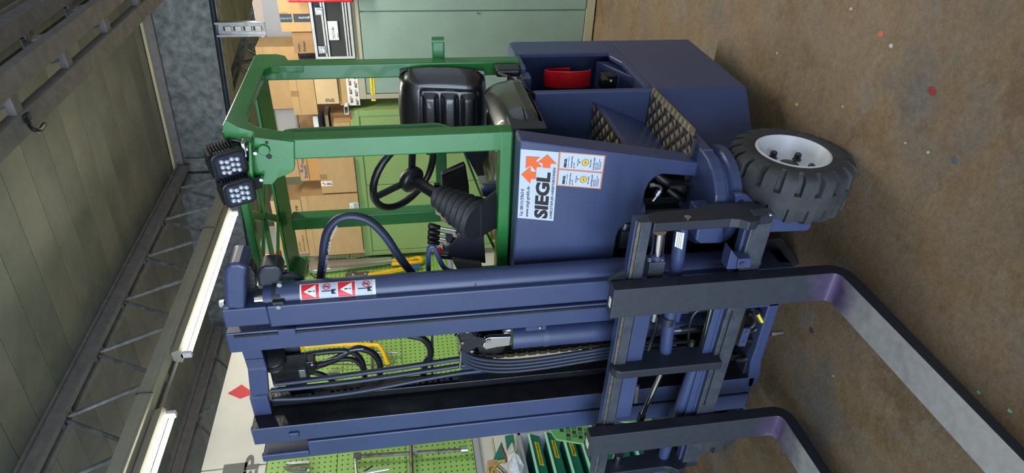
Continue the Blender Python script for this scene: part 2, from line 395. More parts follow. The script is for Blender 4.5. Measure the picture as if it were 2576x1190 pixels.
G().prism([V((.8, YL - .03, 3.00)), V((-5.5, YL - .03, 3.38)), V((-5.5, YL - .03, 3.44)), V((.8, YL - .03, 3.06))], (0, .20, 0)).build('bottom_channel', GALV, ln, bevel=.004)
for dz, m in ((.012, RUBBER), (-.004, mat('blue_cable', (52, 66, 96), .5)), (-.02, RUBBER)):
    G().tube([(.8, YL - .045, 3.035 + dz), (-2.4, YL - .045, 3.228 + dz), (-5.4, YL - .045, 3.41 + dz)], .007, 6, 3).build('cable', m, ln)
G().box(-3.42, -3.26, YL - .05, YL, 3.40, zc(-3.3)).build('cover_strip', GALV, ln, bevel=.003)
G().box(-3.24, -3.10, YL - .03, YL, 3.42, zc(-3.2)).build('cover_strip', GALV, ln, bevel=.003)

# beyond the opening: the next bay
wb = G().box(-10, 6, 11.5, 11.6, 0, 4.4).build('wall_far', mat('pale_yellow_plaster', (206, 204, 150), .8, var=.06, scale=4), kind='structure')
for k in range(18): G().box(-6 + k * .5 + .006, -6 + k * .5 + .494, 11.46, 11.5, 2.5, 4.35).build('wall_panel', MATS['pale_yellow_plaster'], wb)

# ------------------------------------------------------------------ roof trusses
def truss(label, x, zl, zh, y0, y1, pitch, yref, dx=.06, cw=.045, web=.014):
    t = thing('roof_truss', label, 'truss', (x, y0, zl))
    for s in (-1, 1):
        G().box(x + s * dx - cw / 2, x + s * dx + cw / 2, y0, y1, zl, zl + .055).build('bottom_chord', TRUSS, t, bevel=.003)
        G().box(x + s * dx - cw / 2, x + s * dx + cw / 2, y0, y1, zh - .10, zh - .016).box(x + s * (dx + .02) - cw / 2, x + s * (dx + .02) + cw / 2, y0, y1, zh - .014, zh).build('top_chord', TRUSS, t, bevel=.003)
    n0 = int((y0 - yref) / pitch) - 1
    yy = yref + n0 * pitch
    while yy < y1:
        for s in (.5, -.5):
            a = V((x, yy, zh - .06)); b = V((x, yy + s * pitch, zl + .03))
            if y0 <= a.y <= y1 and y0 <= b.y <= y1:
                g = G().cyl(a, b, web, n=8); g.obox(a.lerp(b, .05), (0, 1, 0), (1, 0, 0), (0, 0, 1), .10, .05, .012); g.build('web_bar', GALV, t)
        if y0 <= yy <= y1: G().box(x - .05, x + .05, yy - .03, yy + .03, zh - .09, zh - .06).build('gusset', TRUSS, t)
        if y0 <= yy + pitch / 2 <= y1: G().box(x - dx, x + dx, yy + pitch / 2 - .03, yy + pitch / 2 + .03, zl + .01, zl + .05).build('spacer', TRUSS, t)
        yy += pitch
    return t
ya = AX(245, 890, -3.2).y; yb = AX(174, 1052, -3.2).y
truss('grey steel roof truss carrying the fluorescent lamps', -3.2, 3.21, 3.80, -2.0, 6.1, ya - yb, ya, dx=.045)
truss('near grey steel roof truss high at the upper right, with a hook', -1.225, 3.30, 3.70, -1.5, 6.1, .60, 3.35, dx=.095, cw=.10)
truss('distant dark truss seen over the white sign wall', -5.3, 3.42, 3.90, -2.0, 6.1, .9, 3.0)
tr = thing('roof_truss', 'sloping truss of the next bay above the stacked cartons', 'truss', AY(600, 190, 7.5))
for a, b in (((652, 10), (588, 215)), ((640, 10), (574, 215)), ((690, 60), (624, 250)), ((705, 60), (634, 250))):
    P, Q = AY(*a, 7.5), AY(*b, 7.5); G().bar(P + (P - Q) * .3, Q + (Q - P) * .3, .045, .05, (0, 1, 0)).build('chord', TOOL, tr, bevel=.003)
for a, b in (((612, 118), (668, 112)), ((612, 118), (660, 145)), ((594, 160), (642, 152)), ((594, 160), (636, 200)), ((628, 70), (676, 60)), ((628, 70), (672, 95))):
    G().cyl(AY(*a, 7.52), AY(*b, 7.52), .022, n=8).build('web_bar', TOOL, tr)
h = thing('truss_hook', 'black S-hook bracket clipped to the near roof truss', 'hook', AZ(70, 310, 3.28))
hp = [AZ(66, 292, 3.29), AZ(70, 305, 3.27), AZ(78, 318, 3.24), AZ(90, 328, 3.22), AZ(101, 327, 3.22), AZ(108, 318, 3.24), AZ(112, 312, 3.26)]
G().tube(hp, .011, 8).build('hook', BLACK, h); G().obox(AZ(68, 296, 3.29), (1, 0, 0), (0, 1, 0), (0, 0, 1), .035, .05, .015).build('clip', BLACK, h, bevel=.003)

# galvanised slotted post beside the stacked boxes
sp = thing('slotted_cable_riser', 'galvanised slotted channel hanging under the steel lintel', 'channel', AY(650, 72, 6.2))
a, b = AY(547, 72, 6.15), AY(668, 72, 6.15)
G().box(a.x - .055, a.x + .055, 6.15, 6.19, b.z, a.z + .01).build('channel', ZINC, sp, bevel=.003)
for s in (-1, 1): G().box(a.x + s * .055 - .008, a.x + s * .055 + .008, 6.11, 6.15, b.z, a.z + .01).build('flange', ZINC, sp)
k = 0; zz = b.z + .03
while zz < a.z - .05:
    G().box(a.x - .022, a.x + .022, 6.125, 6.15, zz, zz + .055).build('knockout', ALU, sp, bevel=.003)
    G().box(a.x - .018, a.x + .018, 6.146, 6.1495, zz + .058, zz + .072).build('slot', GREASE, sp); zz += .085

RAILG = mat('dull_beige_rail', (150, 147, 132), .55, var=.06)
# ------------------------------------------------------------------ fluorescent lamps under the truss
def lamp(label, x, z, y0, y1):
    t = thing('fluorescent_lamp', label, 'lamp', (x, y0, z), 'fluorescent lamps under the roof truss')
    G().prism([V((x - .055, y0, z + .05)), V((x - .035, y0, z + .10)), V((x + .035, y0, z + .10)), V((x + .055, y0, z + .05)), V((x + .03, y0, z + .035)), V((x - .03, y0, z + .035))], (0, y1 - y0, 0)).build('housing', RAILG, t)
    for yy in (y0, y1 - .03): G().box(x - .02, x + .02, yy, yy + .03, z - .018, z + .05).build('tube_holder', WHITE, t, bevel=.004)
    G().cyl((x, y0 + .03, z), (x, y1 - .03, z), .014, n=14).build('tube', TUBEG, t)
zl = 3.09
def LY(px, py): return AZ(px, py, zl)
l1a, l1b = LY(478, 884), LY(594, 548); l2b = LY(433, 1050)
lamp('lit fluorescent lamp nearer the far wall, behind the floodlights', l1a.x, zl, l1a.y - .04, l1b.y + .05)
lamp('lit fluorescent lamp at the lower left, cut by the picture edge', l2b.x, zl, l2b.y - 1.25, l2b.y + .04)
tray = thing('lamp_rail', 'beige sheet steel rail that carries the fluorescent lamps', 'rail', (l1a.x, 0, 3.2))
G().box(l1a.x - .01, l1a.x + .07, -1.5, 6.0, zl + .102, zl + .118).build('rail', RAILG, tray, bevel=.003)
G().box(l1a.x + .06, l1a.x + .07, -1.5, 6.0, zl + .118, zl + .19).build('rail_side', RAILG, tray)
for yy in (1.2, 3.0, 4.8): G().tube([(l1a.x + .072, yy, zl + .10), (l1a.x + .076, yy, zl + .19), (l1a.x + .03, yy + .02, zl + .20), (l1a.x - .015, yy, zl + .15)], .0025, 5).build('wire_clip', INK, tray)

# ================================================================== CABINETS
def label_plate(px0, py0, px1, py1, yy, s, parent, m=YEL, h=None, ink=None):
    A = AY(px0, py0, yy); B = AY(px1, py1, yy); B.z = AY(px1, py0, yy).z
    G().box(A.x, B.x, yy - .0015, yy, A.z, B.z).build('label', m, parent)
    x0 = min(A.x, B.x); z0 = min(A.z, B.z); hh = abs(A.z - B.z); ww = abs(A.x - B.x)
    text(s, (x0 + ww * .06, yy - .002, z0 + hh * .3), XR, ZU, hh * .42, ink or INK, parent, maxw=ww * .86)
YC = 5.24
c1 = thing('tall_cabinet', 'grey-green steel cabinet with beige frame at the right', 'cabinet', (-1.3, 5.5, 0), 'tall steel cabinets')
G().box(-2.15, -.02, YC + .02, YC + .5, .06, 1.94).build('body', CABT, c1)
G().box(-2.15, .0, YC, YC + .02, 1.895, 1.95).build('top_rail', CABF, c1, bevel=.003)
G().box(-2.15, -2.11, YC, YC + .02, .0, 1.895).build('side_rail', CABF, c1, bevel=.003)
G().box(-.04, -.0, YC, YC + .02, .0, 1.895).build('side_rail', CABF, c1, bevel=.003)
G().box(-2.11, -.04, YC, YC + .02, .012, .085).build('plinth', CABF, c1, bevel=.003)
xs = AY(1200, 27, YC).x
d1 = G().box(-2.103, xs - .006, YC + .004, YC + .02, .09, 1.888).build('door', CABT, c1, bevel=.003)
d2 = G().box(xs + .006, -.75, YC - .004, YC + .02, .09, 1.888).build('door', CABT, c1, bevel=.004)
d3 = G().box(-.74, -.045, YC + .004, YC + .02, .09, 1.888).build('door', CABT, c1, bevel=.003)
q = AY(1201, 29, YC); G().cyl((q.x - .012, YC + .004, q.z), (q.x - .012, YC - .008, q.z), .007, n=12).build('lock', ZINC, d1)
label_plate(929, 191, 940, 254, YC + .003, 'gDecoWerkzeug', d1)
YG = 5.20
c2 = thing('tall_cabinet', 'sage green steel cabinet at the left, next to the tool boards', 'cabinet', (-3.0, 5.5, 0), 'tall steel cabinets')
g0 = AY(875, 272, YG); g1 = AY(908, 645, YG)
GX1, GX0, GZ = -2.235, -3.72, 2.045
G().box(GX0, GX1, YG + .02, YG + .5, 0, GZ).build('body', CABG, c2, bevel=.003)
G().box(GX0, GX1, YG, YG + .02, GZ - .075, GZ).build('top_rail', CABG, c2, bevel=.003)
G().box(GX0, GX0 + .045, YG, YG + .02, .0, GZ - .075).build('side_rail', CABG, c2, bevel=.003)
G().box(GX1 - .05, GX1, YG, YG + .02, .0, GZ - .075).build('side_rail', CABG, c2, bevel=.003)
xm = AY(1000, 464, YG).x
da = G().box(xm + .003, GX1 - .052, YG + .008, YG + .02, .06, GZ - .083).build('door', CABG, c2, bevel=.002)
db = G().box(GX0 + .050, xm - .003, YG + .008, YG + .02, .06, GZ - .083).build('door', CABG, c2, bevel=.002)
label_plate(1011, 282, 1019, 313, YG + .007, 'Bohrmaschinen', da)
A = AY(879, 284, YG - .001); B = AY(886, 301, YG - .001)
G().prism([(x, YG, z) for x, z in rrect(B.x, A.x, B.z, A.z, .01)], (0, -.0015, 0)).build('orange_label', mat('orange_red_label', (235, 105, 74), .5), c2)
text('Sperrung', (B.x + .004, YG - .002, B.z + .007), XR, ZU, .010, mat('crimson_ink', (170, 30, 60), .6), c2, maxw=.055)
A = AY(911, 628, YG - .001); B = AY(918, 636, YG - .001)
G().box(A.x, B.x, YG - .0015, YG, A.z, B.z).build('badge', PAPER, c2)
G().prism([(A.x * .5 + B.x * .5 + .009 * math.cos(t), YG - .003, A.z * .5 + B.z * .5 + .009 * math.sin(t)) for t in (.3, 1.6, 2.9, 4.1, 5.3)], (0, .001, 0)).build('badge_mark', BLUEP, c2)

# ================================================================== THINGS ON THE CABINETS
ZT = 1.952; ZG = 2.047
# flight case
t = thing('flight_case', 'black flight case with aluminium edges on the grey-green cabinet', 'case', (-1.7, 5.45, ZT))
A = AY(779, -60, 5.22); x0, x1, z0, z1, y0, y1 = -1.797, -1.12, ZT, 2.258, 5.22, 5.62
G().box(x0 + .008, x1 - .008, y0 + .008, y1, z0 + .008, z1 - .008).build('case_body', mat('black_case_laminate', (44, 44, 46), .6, bump=.2, bscale=300), t)
zs = z1 - .10
for zz, hh in ((z0, .022), (z0 + .03, .014), (z0 + .05, .014), (zs - .016, .015), (zs + .004, .015), (z1 - .022, .022)):
    G().box(x0, x1, y0 - .003, y0 + .012, zz, zz + hh).build('edge_profile', ALU, t, bevel=.002)
    G().box(x1 - .012, x1 + .003, y0, y1, zz, zz + hh).build('edge_profile', ALU, t, bevel=.002)
for xx in (x0, x1 - .02): G().box(xx, xx + .02, y0 - .004, y0 + .01, z0, z1).build('corner_profile', ALU, t, bevel=.002)
for (px, py) in ((803, 28), (811, 125)):
    p = AY(px, py, 5.215); l = G().box(p.x - .03, p.x + .03, 5.208, 5.217, p.z - .03, p.z + .03).build('latch_dish', ZINC, t, bevel=.006)
    G().cyl((p.x, 5.208, p.z - .005), (p.x, 5.200, p.z - .005), .017, n=14).obox((p.x, 5.198, p.z + .008), XR, ZU, YR, .03, .012, .008).build('butterfly', CHROME, l, bevel=.002)
p = AY(829, 101, 5.217); q = AY(848, 53, 5.217)
G().box(p.x, q.x, 5.2155, 5.219, q.z, p.z).build('name_plate', PAPER, t, bevel=.001)
text('NOVA', (p.x + .012, 5.2148, p.z - .045), XR, ZU, .020, INK, t)
text('150', (p.x + .075, 5.2148, p.z - .042), XR, ZU, .014, INK, t)
text('alpine', (p.x + .02, 5.2148, p.z - .070), XR, ZU, .010, INK, t)
# things above it
def cart(label, x0, x1, z0, z1, yy, dep, m=CARD, tape=True, open_=False, flaps=False, name='cardboard_box', group='cartons stacked on the cabinets'):
    t = thing(name, label, 'box', ((x0 + x1) / 2, yy + dep / 2, z0), group); g = G()
    if open_:
        th = .006
        g.box(x0, x1, yy, yy + th, z0, z1).box(x0, x1, yy + dep - th, yy + dep, z0, z1).box(x0, x0 + th, yy, yy + dep, z0, z1).box(x1 - th, x1, yy, yy + dep, z0, z1).box(x0, x1, yy, yy + dep, z0, z0 + th)
    else: g.box(x0, x1, yy, yy + dep, z0, z1)
    g.build('carton_body', m, t, bevel=.004)
    if tape:
        xm_ = (x0 + x1) / 2; G().box(xm_ - .024, xm_ + .024, yy - .0012, yy + dep + .0012, z1 - .06, z1 + .0012).build('tape', TAPE, t)
    if flaps: G().box(x0 + .002, x1 - .002, yy - .0015, yy + .003, z1 - .055, z1 - .052).build('flap_seam', CARDD, t)
    return t, x0, x1, z0, z1
CT = 2.262
t, x0, x1, z0, z1 = cart('cardboard box with blue-grey delivery tape on the flight case', -1.590, -1.345, CT, 2.487, 5.25, .30)
q = AY(732, 35, 5.248); p = AY(699, 56, 5.248); pm = (p.x + q.x) / 2
DK = mat('slate_printed_tape', (52, 58, 66), .5); PB = mat('pale_blue_print', (120, 176, 200), .6)
G().box(p.x, q.x, 5.2475, 5.25, q.z, z1 - .002).build('printed_tape', DK, t)
text('amazon', (pm - .008, 5.247, z1 - .004), -ZU, XR, .018, PB, t, maxw=.050)
text('prime', (pm - .008, 5.247, z1 - .056), -ZU, XR, .018, PB, t, maxw=.040)
G().box(p.x, q.x, 5.2475, 5.25, z0 + .002, q.z - .014).build('printed_tape', DK, t)
text('prime', (pm + .008, 5.247, z0 + .044), ZU, -XR, .018, PAPER, t, maxw=.040)
text('gon', (pm + .008, 5.247, z0 + .006), ZU, -XR, .018, PAPER, t, maxw=.034)
t, x0, x1, z0, z1 = cart('small crushed cardboard box marked by hand, beside the flight case', -1.765, -1.600, CT, 2.420, 5.27, .2, CARDD)
text('Hilti-', (x0 + .015, 5.268, z1 - .05), XR, ZU, .020, INK, t, maxw=.07); text('Folien', (x0 + .015, 5.268, z1 - .09), XR, ZU, .020, INK, t, maxw=.08)
rb = thing('red_case', 'red plastic case lying on the flight case, cut by the picture edge', 'case', (-1.2, 5.35, 2.3))
A = AY(726, -70, 5.2); z0r = AY(779, 5, 5.22).z + .003
G().box(-1.34, -.95, 5.13, 5.20, AY(890, 4, 5.16).z, AY(725, 3, 5.16).z).build('case_body', RED, rb, bevel=.012)
G().box(-1.28, -1.0, 5.12, 5.13, AY(860, 4, 5.16).z, AY(755, 3, 5.16).z).build('lid_rib', RED, rb, bevel=.004)
bd = thing('grey_sheet', 'large light grey sheet leaning behind the boxes', 'panel', (-1.6, 5.68, 1.96))
G().prism([AY(652, -30, 5.71), AY(676, 122, 5.71), AY(742, 128, 5.71), AY(883, 128, 5.71), AY(880, -30, 5.71)], (0, .008, 0)).build('sheet', LGREY, bd, bevel=.003)
bd = thing('pinkish_board', 'narrow pale pink board standing behind the grey sheet', 'panel', (-1.6, 5.74, 1.96))
G().prism([AY(630, -30, 5.72), AY(644, 55, 5.72), AY(700, 60, 5.72), AY(700, -30, 5.72)], (0, .02, 0)).build('board', mat('pink_grey_board', (190, 172, 160), .7, var=.04), bd, bevel=.003)
t, bx0, bx1, bz0, bz1 = cart('cardboard box sealed with firm-printed white tape on the grey-green cabinet', -2.20, -1.90, ZT, 2.113, 5.24, .18, tape=False)
G().box(bx0 - .001, bx1, 5.2385, 5.24, bz0, bz0 + .095).build('printed_tape', PAPER, t)
for i_ in range(4):
    for j_ in range(2):
        xq = bx0 + .012 + i_ * .075 + (j_ % 2) * .02 - .01
        text('SIEGL', (xq, 5.238, bz0 + .012 + j_ * .045), XR, ZU, .018, INK, t, bold=.001, maxw=.042)
        xx = xq + .046; zz = bz0 + .014 + j_ * .045
        if xx < bx1 - .015: G().box(xx, xx + .012, 5.2380, 5.2386, zz + .006, zz + .018).box(xx - .012, xx - .002, 5.2380, 5.2386, zz + .01, zz + .02).build('orange_mark', ORANGE, t)
t, x0, x1, z0, z1 = cart('pale cardboard box with pencil note behind the rear post', -2.175, -1.895, 2.116, 2.295, 5.22, .20, CARDL, tape=False)
text('07x02', (x0 + .02, 5.217, z0 + .11), -ZU, XR, .028, INK, t, maxw=.07)
cart('wide cardboard box under the topmost big box, taped', -2.265, -1.89, 2.298, 2.488, 5.22, .19, flaps=True)
cart('brown support box half hidden behind the rear guard post, under the topmost box', -2.19, -1.82, ZT, 2.415, 5.46, .24, CARDD)
cart('big brown cardboard box behind the rear post of the overhead guard, topmost', -2.30, -1.765, 2.418, 2.745, 5.44, .26, flaps=True)
t = thing('grey_plastic_tray', 'small dark plastic tray between the flight case and the rear guard post', 'tray', (-1.86, 5.5, 1.95))
G().box(-1.885, -1.815, 5.30, 5.42, 1.952, 2.40).build('tray_body', BLACK, t, bevel=.008)
cart('brown box under the pale grey case, behind the front post', -2.60, -2.32, 2.047, 2.505, 5.51, .19, CARDD)
t = thing('grey_round_case', 'pale grey rounded case between the boxes and the front post', 'case', (-2.45, 5.6, 2.508))
G().box(-2.58, -2.315, 5.50, 5.68, 2.508, 2.70).build('case_body', mat('pearl_grey_plastic', (160, 158, 154), .5), t, bevel=.03, seg=4)
# books and leaflets
def slab(name, label, cat, a, b, yy, dep, m, group=None, bevel=.002):
    A = AY(*a, yy); B = AY(*b, yy); t = thing(name, label, cat, (A.x * .5 + B.x * .5, yy, B.z), group)
    G().box(B.x, A.x, yy, yy + dep, B.z, A.z).build('cover', m, t, bevel=bevel); return t, B.x, A.x, B.z, A.z
slab('brochure', 'white brochure standing left of the taped boxes', 'book', (786, 293), (806, 345), 5.28, .2, PAPER, 'brochures and books on the green cabinet')
slab('brochure', 'blue and white brochure next to the white one', 'book', (808, 295), (815, 345), 5.27, .2, BLUEP, 'brochures and books on the green cabinet')
slab('ring_binder', 'clear-covered file next to the blue brochure', 'book', (817, 290), (832, 345), 5.28, .2, mat('file_brown', (140, 124, 96), .4), 'brochures and books on the green cabinet')
slab('book', 'white book standing between the posts, above the crate', 'book', (803, 356), (812, 386), 5.24, .2, PAPER, 'brochures and books on the green cabinet')
t, *_ = slab('book', 'blue book with orange picture between the posts', 'book', (814, 356), (826, 392), 5.23, .2, BLUEP, 'brochures and books on the green cabinet')
G().ball(AY(820, 368, 5.225), .022, 8, (1, .25, 1)).build('orange_picture', BEACON, t)
slab('plastic_bag', 'clear orange-brown bag of parts beside the blue book', 'bag', (824, 356), (842, 386), 5.23, .12, mat('amber_film', (150, 84, 40), .25), None, .012)
t, x0, x1, z0, z1 = slab('white_box', 'small white box with slanted writing beside the bag', 'box', (845, 352), (880, 369), 5.21, .1, PAPER)
text('TUV', (x0 + .006, 5.207, z0 + .03), XR, ZU, .028, INK, t, maxw=.05)
cart('dark open cardboard crate of books on the green cabinet, behind the front guard post', -2.715, -2.30, 2.047, 2.215, 5.33, .15, CARDD, open_=True, tape=False)
cart('open cardboard box with raised flap under the brochures', -2.455, -2.335, 2.047, 2.185, 5.21, .10, open_=True, tape=False)
t, *_ = slab('cable_duct', 'white square plastic duct end on the green cabinet', 'duct', (861, 268), (871, 288), 5.17, .001, PAPER)
g = G(); x0, x1, z0, z1 = _; z0 = 2.047; z1 = 2.082
g = G().box(x0, x1, 5.17, 5.6, z0, z0 + .003).box(x0, x1, 5.17, 5.6, z1 - .003, z1).box(x0, x0 + .003, 5.17, 5.6, z0, z1).box(x1 - .003, x1, 5.17, 5.6, z0, z1)
for ch in list(t.children): bpy.data.objects.remove(ch)
g.build('duct', PAPER, t)
# cartons left of the front post
t, x0, x1, z0, z1 = cart('long cardboard box with blue lettering, on the ochre box behind the bracket', -2.885, -2.485, 2.447, 2.521, 5.22, .2, tape=False)
BP = mat('blue_print', (54, 72, 130), .6)
text('& Keller', (x0 + .085, 5.217, z1 - .024), V((.95, 0, -.2)), V((.2, 0, .95)), .022, BP, t, maxw=.19)
text('bach', (x0 + .03, 5.217, z1 - .060), V((.95, 0, -.05)), V((.05, 0, .95)), .030, BP, t, maxw=.12)
cart('plain ochre box under the box with blue lettering', -2.885, -2.487, 2.352, 2.444, 5.22, .2, mat('ochre_cardboard', (190, 142, 86), .85, var=.05), tape=False)
cart('cardboard box with a white sticker above the front bracket, left', -2.84, -2.62, 2.524, 2.645, 5.22, .2)
t, x0, x1, z0, z1 = cart('square cardboard box with a firm sticker on the green cabinet', -2.992, -2.655, 2.047, 2.349, 5.17, .15)
xq = x0 + .075
G().box(xq, xq + .05, 5.1685, 5.17, z1 - .095, z1 - .0).build('sticker', PAPER, t)
text('SIEGL', (xq + .012, 5.1683, z1 - .048), -ZU, XR, .020, INK, t, maxw=.045, bold=.001)
G().box(xq + .010, xq + .024, 5.168, 5.1684, z1 - .040, z1 - .026).box(xq + .022, xq + .036, 5.168, 5.1684, z1 - .030, z1 - .012).build('orange_mark', ORANGE, t)
t, x0, x1, z0, z1 = cart('very large cardboard box marked RNE at the left of the green cabinet', -3.655, -3.005, 2.047, 2.540, 5.16, .28, tape=False, flaps=True)
PEN = mat('pencil_ink', (110, 84, 60), .8)
text('RNE', (x0 + .30, 5.158, z1 - .21), XR, ZU, .05, PEN, t, maxw=.13)
G().box(x0 + .47, x0 + .56, 5.1585, 5.16, z0 + .003, z0 + .08).build('barcode_label', PAPER, t)
for k_ in range(9): G().box(x0 + .475 + k_ * .009, x0 + .479 + k_ * .009, 5.1578, 5.1586, z0 + .008, z0 + .045).build('barcode_bar', INK, t)
text('C 013', (x0 + .478, 5.158, z0 + .055), XR, ZU, .014, INK, t)
t, x0, x1, z0, z1 = cart('cardboard box printed with weights on top of the very large box', -3.62, -3.035, 2.543, 2.80, 5.16, .28, tape=False)
for i_, s in enumerate(('MADE IN CHINA 07', 'N.W.: 4.8KG', 'G.W.: 8.7KG')):
    text(s, (x0 + .03, 5.158, z0 + .028 + i_ * .036), XR, ZU, .014, PEN, t, maxw=(.18, .11, .11)[i_])
text('Reserve', (x0 + .34, 5.158, z0 + .05), V((1, 0, -.1)), V((.1, 0, 1)), .03, INK, t, maxw=.18)

# ================================================================== TOOLS ON THE BOARD
XW = -3.752
def W(px, py, x=XW): return AX(px, py, x)
t = thing('pipe_wrench', 'very large aluminium pipe wrench with yellow grip end on the tool board', 'wrench', W(800, 680))
G().prism([W(*q) for q in ((757, 668), (770, 661), (792, 660), (798, 668), (800, 676), (783, 668), (776, 672), (768, 694), (760, 688), (755, 680))], (.03, 0, 0)).build('hook_jaw', TOOL, t, bevel=.004)
G().prism([W(*q) for q in ((764, 690), (769, 669), (775, 668), (770, 693))], (.04, 0, 0)).build('jaw_teeth', TOOL, t, bevel=.002)
G().prism([W(*q) for q in ((778, 675), (783, 660), (792, 654), (806, 653), (808, 662), (830, 664), (985, 655), (988, 664), (860, 681), (790, 690), (778, 686))], (.045, 0, 0)).build('handle', ALU, t, bevel=.006)
G().prism([W(*q, XW + .046) for q in ((830, 671), (985, 658), (985, 661), (830, 676))], (.004, 0, 0)).build('handle_rib', mat('cast_aluminium_shade', (150, 146, 138), .4, metal=.6), t)
G().prism([W(*q, XW + .046) for q in ((792, 666), (797, 658), (801, 660), (799, 668))], (.003, 0, 0)).build('maker_badge', mat('brass_print', (170, 134, 70), .5), t)
G().prism([W(*q) for q in ((808, 658), (872, 655), (877, 659), (872, 663), (808, 665))], (.03, 0, 0)).build('jaw_tail', TOOL, t, bevel=.003)
G().tube([W(*q, XW + .02) for q in ((985, 657), (1030, 654), (1050, 649), (1060, 652), (1058, 658), (1045, 661), (985, 664))], .022, 8).build('grip', YPAINT, t)
t = thing('bolt_cutter', 'yellow bolt cutter with steel jaws and blue grip on the tool board', 'cutter', W(900, 695))
G().prism([W(*q) for q in ((869, 698), (872, 691), (890, 688), (905, 690), (927, 688), (930, 696), (905, 700), (875, 702))], (.03, 0, 0)).build('jaws', TOOL, t, bevel=.004)
for q in ((888, 691), (919, 689), (919, 696)): G().cyl(W(*q, XW + .03), W(*q, XW + .042), .010, n=10).build('pivot_bolt', ZINC, t)
G().bar(W(926, 693, XW + .02), W(1036, 672, XW + .02), .03, .04, (1, 0, 0)).build('yellow_handle', YPAINT, t, bevel=.008)
G().cyl(W(1034, 673, XW + .02), W(1056, 669, XW + .02), .024, n=12).build('blue_grip', BLUEP, t)
G().tube([W(1056, 669, XW + .02), W(1068, 664, XW + .03), W(1080, 655, XW + .05)], .004, 6).build('cord', INK, t)
t = thing('black_cable', 'thin black cable running along the edge of the tool board', 'cable', W(900, 655))
G().tube([W(*q, XW + .01) for q in ((782, 690), (800, 700), (860, 699))], .005, 6).tube([W(*q, -3.74) for q in ((880, 654), (930, 645), (1000, 640), (1050, 632), (1072, 634))], .004, 6).build('cable_run', INK, t)
t = thing('hacksaw', 'yellow bow saw hanging on the tool board behind the mast', 'saw', W(850, 870))
G().tube([W(*q, XW + .05) for q in ((748, 888), (758, 877), (775, 871), (850, 867), (940, 868), (955, 873), (966, 890), (975, 915))], .017, 8).build('saw_frame', YPAINT, t)
G().prism([W(*q, XW + .02) for q in ((830, 915), (960, 918), (985, 917), (985, 921), (830, 918))], (.004, 0, 0)).build('saw_blade', TOOL, t)
G().tube([W(*q, XW + .03) for q in ((975, 915), (988, 919), (990, 905), (982, 890))], .007, 6).build('tension_lever', ZINC, t)
t = thing('tap_wrench', 'steel T-handle wrench hanging beside the saw', 'wrench', W(935, 880))
G().cyl(W(933, 853, XW + .0), W(937, 935, XW + .0), .010, n=10).build('shaft', TOOL, t)
G().cyl(W(935, 887, XW + .03), W(1000, 886, XW + .03), .009, n=10).build('cross_bar', ZINC, t); G().ball(W(934, 880, XW + .03), .024, 8).build('head', ZINC, t)
t = thing('wheel_brace', 'four-way wheel brace with long bars at the lower left of the board', 'wrench', W(1000, 1140))
G().tube([W(893, 1148, XW + .03), W(1170, 1131, XW + .03)], .013, 8, 1).build('long_bar', TOOL, t); G().tube([W(1034, 1120, XW + .045), W(1037, 1215, XW + .045)], .013, 8, 1).build('cross_bar', TOOL, t)
G().cyl(W(1160, 1131, XW + .03), W(1176, 1130, XW + .03), .024, n=12).build('socket', ZINC, t); G().cyl(W(890, 1149, XW + .03), W(908, 1147, XW + .03), .026, n=6).build('socket', TOOL, t)
G().box(XW, XW + .05, W(1045, 1148).y, W(1045, 1138).y, W(1050, 1140).z, W(1038, 1140).z).build('hanger', ZINC, t)
def puller(label, cx, cy, s):
    t = thing('gear_puller', label, 'puller', W(cx, cy), 'gear pullers on the tool board')
    for dy in (-1, 1):
        G().prism([W(cx + a_ * s, cy + dy * b_ * s, XW) for a_, b_ in ((-30, 5), (-26, 10), (26, 15), (32, 12), (30, 7), (-20, 3))], (.025, 0, 0)).build('arm', ZINC, t, bevel=.003)
    G().cyl(W(cx - 34 * s, cy, XW + .03), W(cx + 20 * s, cy + 2, XW + .03), .012, n=10).build('spindle', TOOL, t)
puller('silver two-arm gear puller at the lower left of the board', 750, 1178, 1.0)
puller('small gear puller on the board behind the mast hoses', 838, 945, .55)
puller('gear puller on the board behind the middle of the mast', 968, 962, .6)
t = thing('t_spanner', 'bright chrome T-spanner at the lower left of the board', 'wrench', W(940, 1178))
G().cyl(W(897, 1194, XW + .055), W(978, 1180, XW + .055), .011, n=10).build('shaft', CHROME, t); G().cyl(W(894, 1156, XW + .065), W(898, 1204, XW + .065), .010, n=10).build('handle', CHROME, t)
G().tube([W(915, 1186, XW + .03), W(925, 1180, XW + .04), W(938, 1172, XW + .04)], .006, 6).build('second_bar', TOOL, t)

